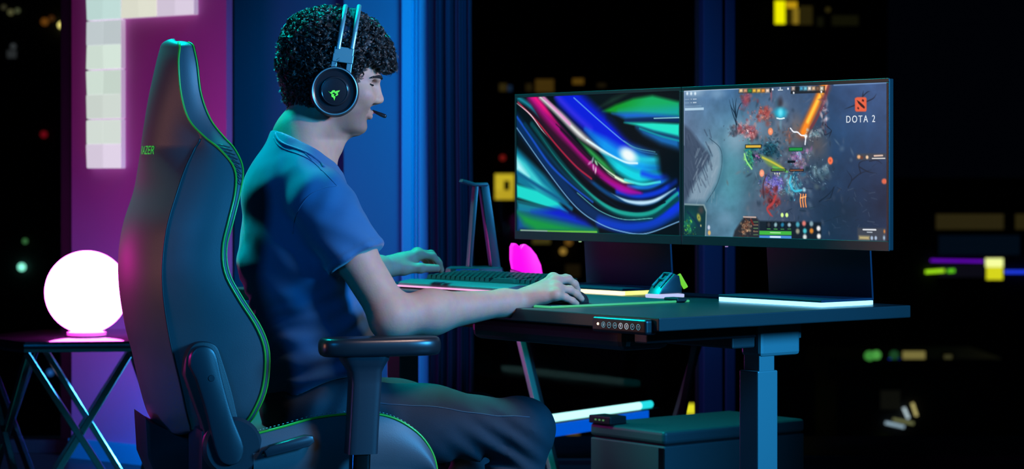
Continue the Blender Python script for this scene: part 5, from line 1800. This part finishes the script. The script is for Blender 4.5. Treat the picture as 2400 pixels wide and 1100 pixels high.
# dark branches
for b in ([(350, 330), (345, 250), (320, 200), (308, 155)], [(345, 250), (335, 200), (325, 150)], [(347, 255), (345, 190), (348, 150)], [(350, 260), (360, 210), (375, 180), (390, 178)], [(352, 300), (330, 240), (315, 190)],
          [(840, 250), (838, 320), (850, 360), (885, 340), (880, 330)], [(838, 330), (832, 370)], [(850, 300), (870, 320), (888, 335)], [(885, 340), (870, 380)],
          [(1050, 580), (1040, 530), (1060, 510), (1100, 505)], [(1045, 545), (1090, 570), (1140, 580)], [(1000, 620), (1050, 580), (1110, 560)], [(980, 660), (1000, 610), (970, 560)], [(1100, 510), (1140, 505), (1170, 525)],
          [(900, 660), (880, 720), (850, 740)], [(820, 740), (870, 700), (910, 650)], [(1060, 140), (1065, 105)], [(1060, 140), (1085, 115), (1102, 108)], [(1080, 170), (1120, 150), (1138, 125)], [(1015, 190), (990, 200), (960, 212)]):
    S(b, 9, (16, 30, 48), .85, .7, taper=[1, .8, .4])
r = random.Random(8)
for _ in range(90):
    x, y = r.uniform(480, 1150), r.uniform(520, 900)
    S([(x, y), (x + r.uniform(-40, 40), y + r.uniform(-25, 25))], r.uniform(3, 8), r.choice([(30, 44, 62), (60, 74, 94), (22, 36, 52), (84, 96, 112)]), .5, .9)
# red magic and plumes
cv.blob(405, 155, 34, 50, (150, 66, 84), .9, .3, .1); cv.blob(545, 130, 10, 40, (160, 80, 90), .7)
cv.splash(405, 170, 26, 50, [(170, 80, 96), (120, 50, 70), (196, 110, 110)], 26, 6, 1, .6, 1.4)
cv.splash(400, 330, 55, 45, [(196, 80, 90), (220, 130, 130), (160, 60, 76), (236, 180, 180)], 60, 6, 2, .8)
cv.splash(500, 245, 50, 44, [(210, 90, 80), (180, 70, 80), (226, 140, 120)], 60, 6, 3, .8, 1.0)
cv.splash(345, 345, 40, 35, [(60, 70, 90), (90, 90, 110)], 20, 6, 4, .7)
cv.blob(415, 338, 8, 8, (255, 225, 220), .9)
# turquoise spirit lamp
cv.blob(597, 175, 26, 40, (52, 44, 52), .85); cv.blob(598, 235, 56, 36, (30, 170, 200), .95, 0, .2); cv.blob(598, 232, 24, 30, (110, 225, 240), .9)
S([(578, 264), (598, 268), (620, 264)], 7, (235, 250, 250), .95, .5); S([(600, 280), (600, 320)], 20, (100, 150, 170), .5, .9)
# fire trail
S([(850, 80), (800, 190), (755, 290), (725, 350)], 84, (150, 70, 40), .75, .95)
S([(845, 70), (800, 180), (755, 280), (728, 345)], 54, (238, 130, 30), 1, .7)
S([(838, 95), (795, 190), (752, 285)], 26, (255, 200, 70), .95, .9); S([(860, 72), (845, 110)], 22, (230, 150, 110), .9, .8)
S([(868, 80), (840, 180), (800, 270), (770, 320)], 18, (110, 50, 60), .85, .6); cv.splash(840, 190, 20, 80, [(200, 150, 170), (120, 70, 90), (240, 220, 230)], 30, 4, 5, .7, 2.0)
S([(655, 322), (672, 342), (695, 345), (715, 362), (740, 370), (738, 415)], 8, (240, 245, 255), .95, .5)
cv.blob(742, 368, 14, 14, (255, 255, 255), 1); cv.splash(790, 350, 36, 26, [(190, 220, 230), (120, 170, 190), (240, 250, 255)], 26, 6, 6, .7)
# orbs
for x, y, c in ((543, 341, (240, 140, 100)), (497, 580, (240, 150, 120)), (880, 508, (240, 110, 70))):
    cv.blob(x, y, 24, 26, (150, 80, 60), .6); cv.blob(x, y, 17, 19, c, 1, 0, .6); cv.blob(x, y, 8, 9, (170, 70, 50) if x > 800 else (255, 190, 150), .8)
cv.blob(1182, 625, 20, 16, (220, 100, 70), .95, 0, .4)
# figures reduced to colour flecks
cv.splash(430, 490, 26, 60, [(20, 140, 130), (60, 190, 130), (30, 90, 110), (150, 230, 140)], 50, 8, 7, .85, 1.1)
S([(398, 470), (410, 510), (440, 555)], 12, (150, 230, 130), .95, .7); S([(405, 450), (425, 440), (470, 440)], 18, (20, 120, 130), .8, .8)
cv.splash(545, 440, 50, 55, [(30, 90, 120), (20, 60, 80), (70, 150, 170), (14, 40, 60)], 60, 9, 9, .8)
S([(480, 475), (540, 515), (600, 550), (640, 572)], 48, (110, 140, 70), .95, .7, taper=[.3, 1, .8, .2]); S([(500, 490), (560, 520), (620, 555)], 14, (200, 190, 60), .9, .8); S([(560, 545), (600, 556), (640, 572)], 14, (90, 180, 80), .9, .8)
S([(462, 480), (480, 490)], 12, (210, 110, 190), .9, .8); cv.splash(470, 480, 24, 26, [(40, 30, 70), (150, 90, 150), (20, 30, 60)], 16, 7, 19, .8)
cv.splash(690, 500, 44, 44, [(190, 110, 190), (110, 90, 160), (220, 160, 210), (150, 190, 230)], 50, 7, 10, .8, 1.6)
cv.splash(720, 530, 30, 30, [(160, 130, 140), (100, 90, 120)], 20, 8, 12, .7)
cv.splash(580, 640, 52, 40, [(110, 100, 220), (150, 140, 240), (70, 70, 190), (180, 170, 250)], 70, 7, 13, .85)
cv.splash(690, 640, 40, 62, [(60, 160, 200), (120, 210, 230), (40, 110, 150), (190, 230, 240)], 60, 8, 14, .8, 1.5)
S([(660, 600), (655, 640), (680, 680), (720, 676)], 14, (60, 190, 220), .9, .7); cv.blob(735, 675, 16, 14, (180, 235, 250), .9)
cv.splash(540, 720, 46, 56, [(170, 60, 60), (120, 40, 46), (200, 100, 90)], 46, 8, 15, .8, 1.3)
S([(575, 710), (560, 750), (530, 780), (545, 810), (560, 825)], 20, (176, 58, 58), .95, .7, taper=[.8, 1, .8, .8, .4])
S([(520, 590), (505, 650), (510, 720)], 12, (70, 40, 46), .8, .8); cv.splash(620, 690, 26, 22, [(160, 190, 200), (60, 70, 80)], 16, 7, 16, .7)
cv.splash(810, 570, 50, 60, [(120, 160, 180), (50, 80, 100), (170, 210, 225), (36, 60, 80)], 50, 7, 17, .7, 1.5)
cv.splash(640, 380, 20, 50, [(190, 110, 90), (150, 110, 100)], 24, 6, 22, .6, 1.5)
# a burning rune
for dx in (-14, 0, 14):
    S([(730 + dx, 700), (727 + dx, 735), (732 + dx, 770)], 9, (250, 150, 80), .95, .6)
S([(715, 720), (745, 712)], 8, (255, 180, 110), .9, .6)
# health bars
def bar_(x0, x1, y, h, c, frame=(6, 8, 10)):
    cv.poly([(x0 - 4, y - h / 2 - 4), (x1 + 4, y - h / 2 - 5), (x1 + 4, y + h / 2 + 4), (x0 - 4, y + h / 2 + 5)], frame, .95)
    cv.poly([(x0, y - h / 2), (x1, y - h / 2 - 1), (x1, y + h / 2 - 1), (x0, y + h / 2)], c, 1)
bar_(405, 490, 427, 14, (210, 170, 60)); bar_(650, 722, 443, 14, (30, 140, 60), (16, 70, 40)); bar_(552, 630, 562, 6, (110, 170, 70)); bar_(655, 728, 563, 6, (150, 90, 60)); bar_(645, 680, 514, 4, (10, 14, 30))
for x in (570, 583, 596): cv.blob(x, 582, 7, 7, (250, 250, 225), .9)
for x in (613, 639): cv.blob(x, 817, 11, 12, (205, 240, 140), 1, 0, .5)
# top row of portraits: plain colour chips
cv.poly([(360, 96), (545, 88), (545, 116), (360, 122)], (20, 20, 24), .7); cv.poly([(655, 84), (848, 76), (848, 118), (655, 124)], (20, 20, 24), .8)
for k, c in enumerate([(240, 205, 150), (206, 150, 110), (40, 130, 70), (235, 180, 60), (240, 190, 80), (236, 150, 60), (240, 210, 190)]):
    cv.poly([(364 + k * 25, 95), (384 + k * 25, 94), (384 + k * 25, 114), (364 + k * 25, 116)], c, .95, 4)
for k, c in enumerate([(190, 170, 160), (20, 22, 26), (70, 160, 200), (110, 190, 215), (236, 230, 220), (220, 180, 140), (120, 90, 70), (216, 214, 200)]):
    cv.poly([(660 + k * 23, 82), (678 + k * 23, 81), (678 + k * 23, 102), (660 + k * 23, 104)], c, .95, 4)
for x, y in ((553, 98), (640, 94), (672, 118), (828, 112)): cv.blob(x, y, 7, 7, (245, 248, 250), .95, 0, .3)
cv.blob(596, 92, 6, 9, (240, 245, 250), .95); S([(584, 102), (610, 101)], 5, (230, 240, 245), .9)
# top left read-out
for x in (70, 92, 115): cv.blob(x, 122, 9, 11, (215, 230, 240), .9, 0, .3)
for y in (155, 175):
    S([(58, y + 2), (82, y + 1)], 4, (170, 195, 210), .6); cv.blob(93, y, 4, 4, (230, 240, 245), .9); S([(104, y), (122, y - 1)], 5, (220, 232, 240), .8)
S([(58, 198), (150, 194)], 4, (140, 175, 200), .7)
cv.poly([(58, 206), (165, 203), (165, 217), (58, 221)], (175, 205, 225), .9)
S([(52, 108), (200, 100), (360, 94)], 8, (205, 225, 240), .7, .9); S([(900, 72), (1195, 58)], 12, (130, 165, 205), .7, .9); S([(52, 110), (58, 420)], 8, (150, 175, 200), .5, .9)
# map at lower left
cv.poly([(66, 752), (178, 756), (192, 790), (190, 940), (66, 940)], (120, 146, 152), .9); cv.poly([(66, 762), (172, 766), (186, 800), (184, 940), (66, 940)], (16, 50, 56), 1)
cv.blob(100, 850, 60, 70, (14, 86, 84), .8); cv.blob(160, 790, 30, 30, (80, 62, 60), .7); S([(85, 800), (120, 840), (160, 890)], 18, (14, 44, 66), .9, .7); cv.blob(148, 832, 16, 26, (170, 170, 70), .9, -.4, .3); cv.blob(148, 832, 7, 10, (60, 70, 50), .8)
cv.splash(88, 890, 22, 42, [(70, 200, 90), (150, 230, 60), (40, 150, 110)], 34, 5, 20, .85); cv.blob(160, 878, 7, 9, (220, 210, 140), .9); cv.blob(205, 888, 11, 14, (190, 196, 214), .95, 0, .4); cv.blob(208, 918, 12, 15, (214, 172, 100), .95, 0, .4)
# portrait block and skill bar at the bottom
cv.poly([(350, 905), (400, 830), (468, 828), (485, 850), (486, 948), (340, 944)], (34, 30, 34), .9, 5)
cv.splash(415, 890, 26, 46, [(232, 200, 160), (200, 150, 110), (120, 60, 40), (90, 60, 50)], 40, 7, 21, .85, 1.5); S([(398, 828), (466, 830)], 8, (196, 170, 160), .9); S([(440, 845), (452, 870)], 14, (110, 30, 24), .9, .7)
for y in (856, 874, 892, 910, 928): S([(455, y), (478, y)], 6, (150, 120, 96) if y % 4 else (90, 130, 90), .8)
cv.poly([(486, 850), (830, 858), (832, 958), (486, 950)], (14, 20, 28), .85, 4)
for k, c in enumerate([(60, 60, 66), (150, 190, 200), (40, 130, 170), (170, 200, 215)]):
    cv.poly([(525 + k * 38, 856), (553 + k * 38, 856), (553 + k * 38, 888), (525 + k * 38, 888)], (10, 14, 20), .9); cv.blob(539 + k * 38, 872, 14, 16, c, .9, .5 * k, .2)
    S([(530 + k * 38, 896), (548 + k * 38, 896)], 4, (90, 200, 90), .9)
cv.poly([(487, 906), (666, 908), (666, 930), (487, 928)], (62, 170, 60), 1); S([(548, 916), (604, 917)], 6, (170, 230, 160), .9); cv.poly([(487, 932), (666, 934), (666, 950), (487, 948)], (70, 130, 200), 1); S([(548, 940), (604, 941)], 8, (220, 235, 250), .9)
for x, y, c in ((700, 870, (70, 160, 180)), (735, 864, (220, 120, 110)), (776, 866, (130, 160, 170)), (700, 908, (150, 150, 130)), (740, 906, (70, 190, 200)), (777, 906, (216, 130, 40)), (740, 940, (210, 220, 215)), (816, 892, (235, 235, 235)), (818, 936, (240, 240, 235))):
    cv.blob(x, y, 17, 17, c, .95, 0, .25)
# right-hand read-outs
cv.poly([(1026, 468), (1192, 465), (1192, 500), (1026, 505)], (60, 64, 72), .85, 3); cv.blob(1040, 486, 14, 12, (230, 170, 120), .95, 0, .3); cv.blob(1056, 490, 12, 12, (110, 50, 30), .9); cv.blob(1086, 488, 11, 11, (240, 200, 160), .95, 0, .3); S([(1126, 480), (1172, 478)], 9, (235, 200, 180), .9, .6); S([(1114, 495), (1186, 494)], 5, (240, 235, 230), .95)
cv.poly([(1032, 888), (1192, 890), (1192, 962), (1032, 958)], (62, 66, 74), .8, 4); S([(1064, 898), (1134, 899)], 8, (225, 228, 232), .9); S([(1086, 912), (1114, 913)], 6, (180, 190, 200), .8); cv.poly([(1042, 934), (1098, 936), (1098, 954), (1042, 952)], (200, 180, 120), .9, 5)
for x in (1112, 1134): cv.blob(x, 945, 10, 12, (170, 190, 215), .9, 0, .3)
cv.blob(1182, 908, 9, 14, (220, 130, 60), .9); cv.blob(1180, 944, 10, 16, (170, 200, 225), .9)
# the red square logo, with its dark marks
cv.blob(1046, 186, 50, 56, (24, 44, 76), .6)
cv.poly([(1017, 150), (1030, 143), (1076, 143), (1083, 150), (1083, 218), (1078, 226), (1024, 226), (1018, 218)], (214, 86, 58), 1, 2)
cv.poly([(1024, 152), (1074, 150), (1076, 218), (1026, 220)], (224, 98, 66), .6, 6)
cv.poly([(1028, 160), (1042, 168), (1064, 188), (1074, 200), (1070, 210), (1054, 198), (1036, 178)], (44, 18, 20), 1, 1.5)
cv.poly([(1058, 154), (1068, 158), (1068, 170), (1056, 166)], (64, 24, 24), 1, 1.5); cv.poly([(1030, 208), (1034, 198), (1042, 208), (1038, 214)], (54, 20, 22), 1, 1.5)
scr_r = screen(mon_r, cv, LS0 + 0.0075, LS1 - 0.0075)
# lettering under the logo
hw_ = LS1 - LS0 - 0.015
tp = cv.m([(1051, 270)])[0]
ly = LS1 - 0.0075 - hw_ * tp[0] / cv.w; lz = ZT - (ZT - ZB) * tp[1] / cv.h
Mt = Matrix.Translation((ES - 0.0009, ly, lz)) @ Matrix(((0, 0, -1, 0), (-1, 0, 0, 0), (0, 1, 0, 0), (0, 0, 0, 1)))
text_mesh('lettering', 'DOTA 2', 0.0215, emitter('letter_white', (0.72, 0.78, 0.86), 0.95), scr_r, Mt, 0.0003, sx=0.90, space=1.3)

# ================================================================== the city outside the windows
M_tower = mat('tower_facade', (0.012, 0.013, 0.016), 0.6)
lampcount = {}
def tower(label, u0, u1, d, z0, z1, depth, wins):
    t = thing('building', label, 'building', ((u0 + u1) / 2 * 0 + px((u0 + u1) / 2, 415, d).x, d + depth / 2, z0))
    x0, x1 = px(u0, 415, d).x - t.location.x, px(u1, 415, d).x - t.location.x
    b = box('tower_block', x0, x1, -depth / 2, depth / 2, 0, z1 - z0, M_tower, t)
    box('roof_slab', x0 - 0.2, x1 + 0.2, -depth / 2 - 0.2, depth / 2 + 0.2, z1 - z0, z1 - z0 + 0.5, M_tower, t)
    for w in wins:
        kind, rc, col, st = w[0], w[1], w[2], w[3]
        c = srgb(*col)
        key = 'city_%d_%d_%d_%d' % (*col, int(st * 100))
        m = emitter(key, c, st)
        if kind == 'w':
            a, bb = px(rc[0], rc[1], d - 0.1), px(rc[2], rc[3], d - 0.1)
            Lc = t.location
            x_, X_ = a.x - Lc.x, bb.x - Lc.x
            z_, Z_ = bb.z - z0, a.z - z0
            y_ = -depth / 2
            fr = box('window', x_ - 0.06, X_ + 0.06, y_ - 0.08, y_ + 0.02, z_ - 0.06, Z_ + 0.06, M_tower, t)
            box('window_pane', x_, X_, y_ - 0.12, y_ - 0.07, z_, Z_, m, fr)
        elif kind == 'l':
            u, v, r = rc
            a = px(u, v, d - 0.3)
            uv_ball('facade_lamp', (a.x - t.location.x, -depth / 2 - 0.15, a.z - z0), r * d / F, m, t, 12)
        elif kind == 's':
            (u, v, uu, vv, th2) = rc
            a, bb = px(u, v, d - 0.2), px(uu, vv, d - 0.2)
            off = Vector((t.location.x, d - 0.2 + depth / 2 + 0.15, z0))
            tube('light_line', [a - off, bb - off], th2 * d / F / 2, m, t, 8)
    return t
W_ = 'w'
tower('dark tower seen through the window left of the lilac wall', -160, 172, 60, -40, 14, 8, [
    ('l', (141, 58, 8), (255, 225, 120), 1.6), ('l', (155, 57, 6), (255, 235, 160), 1.4), ('l', (22, 28, 7), (150, 140, 90), .35), ('l', (38, 24, 6), (130, 130, 90), .35),
    ('l', (102, 50, 9), (150, 85, 25), .5), ('l', (118, 42, 7), (110, 60, 25), .4), ('l', (28, 108, 7), (110, 110, 110), .25), ('w', (17, 118, 38, 136), (45, 45, 45), 1),
    ('l', (100, 315, 8), (150, 15, 30), .55), ('l', (48, 627, 9), (150, 255, 215), 1.6), ('l', (56, 566, 6), (90, 160, 90), .5), ('l', (115, 875, 7), (50, 120, 210), .6), ('l', (6, 16, 6), (110, 100, 70), .3)])
tower('dark tower behind the monitors with scattered amber windows', 1060, 1712, 72, -50, 16, 10, [
    ('w', (1160, 408, 1205, 424), (222, 186, 40), 1), ('w', (1160, 424, 1181, 446), (222, 186, 40), 1), ('w', (1194, 424, 1205, 446), (214, 178, 40), 1), ('w', (1160, 446, 1205, 468), (210, 172, 36), 1),
    ('l', (1178, 370, 7), (150, 30, 25), .6), ('w', (1170, 196, 1188, 214), (52, 40, 14), 1), ('w', (1190, 200, 1200, 214), (24, 40, 60), 1), ('w', (1255, 186, 1298, 216), (70, 48, 12), 1), ('w', (1232, 196, 1248, 214), (36, 26, 8), 1),
    ('w', (1342, 184, 1368, 198), (92, 62, 14), 1), ('w', (1248, 560, 1290, 572), (70, 58, 20), 1), ('l', (1320, 590, 8), (190, 140, 55), .7), ('l', (1333, 568, 9), (150, 100, 35), .5),
    ('w', (1328, 1012, 1358, 1100), (84, 62, 24), 1), ('w', (1341, 990, 1357, 1010), (150, 145, 70), 1), ('w', (1308, 1020, 1326, 1100), (30, 24, 12), 1), ('w', (1606, 947, 1632, 971), (250, 232, 40), 1.1),
    ('w', (1285, 700, 1310, 790), (24, 18, 8), 1), ('l', (1255, 905, 8), (70, 45, 15), .4), ('w', (1400, 195, 1420, 205), (30, 22, 8), 1), ('w', (1325, 620, 1360, 650), (26, 18, 6), 1)])
tower('dark tower at upper right with one bright yellow window', 1735, 2080, 80, -50, 17, 10, [
    ('w', (1816, 2, 1840, 56), (255, 236, 0), 1.25), ('w', (1842, 4, 1868, 19), (215, 160, 20), 1), ('w', (1858, 20, 1872, 56), (150, 116, 30), 1), ('w', (1874, 14, 1904, 58), (44, 35, 10), 1), ('w', (1842, 22, 1856, 56), (50, 38, 6), 1),
    ('l', (1942, 22, 6), (90, 75, 30), .35), ('w', (1950, 36, 2012, 60), (20, 18, 5), 1), ('w', (1915, 40, 1930, 62), (18, 17, 6), 1)])
tower('far low block on the right with a purple light line and a yellow sign', 2110, 2560, 64, -40, 0.5, 8, [
    ('w', (2194, 502, 2352, 538), (46, 37, 16), 1), ('w', (2380, 502, 2430, 538), (46, 37, 14), 1), ('s', (2182, 611, 2306, 613, 6), (130, 10, 215), .8), ('w', (2310, 606, 2351, 626), (255, 250, 150), 1.3), ('w', (2312, 626, 2350, 656), (245, 230, 30), 1.0),
    ('s', (2170, 638, 2214, 635, 8), (190, 255, 30), 1.0), ('s', (2222, 636, 2238, 635, 8), (120, 235, 30), .9), ('s', (2356, 638, 2430, 638, 8), (40, 70, 255), .9), ('w', (2200, 552, 2390, 598), (3, 12, 22), 1), ('w', (2200, 620, 2308, 650), (14, 12, 20), 1)])
tower('dark low block at lower right with green and tan shop lights', 1960, 2330, 58, -45, -4.0, 4, [
    ('l', (2040, 836, 12), (95, 195, 80), .55), ('l', (2056, 834, 11), (110, 210, 90), .6), ('l', (2098, 834, 11), (50, 110, 60), .4), ('w', (2116, 824, 2168, 843), (135, 118, 62), 1), ('w', (2120, 846, 2164, 872), (32, 28, 18), 1),
    ('s', (2087, 842, 2083, 870, 6), (50, 80, 255), .9), ('s', (2109, 842, 2105, 866, 6), (30, 55, 190), .8), ('w', (2213, 832, 2231, 880), (66, 60, 34), 1), ('s', (2076, 992, 2120, 1002, 7), (185, 205, 215), .8), ('s', (2094, 984, 2142, 994, 7), (140, 135, 85), .7),
    ('s', (2119, 957, 2130, 982, 7), (220, 230, 230), .9), ('s', (2139, 946, 2149, 976, 7), (215, 190, 115), .9), ('l', (2077, 1036, 6), (170, 190, 60), 1.0), ('l', (1973, 1088, 6), (70, 190, 150), .8), ('w', (2064, 916, 2110, 960), (16, 15, 10), 1)])
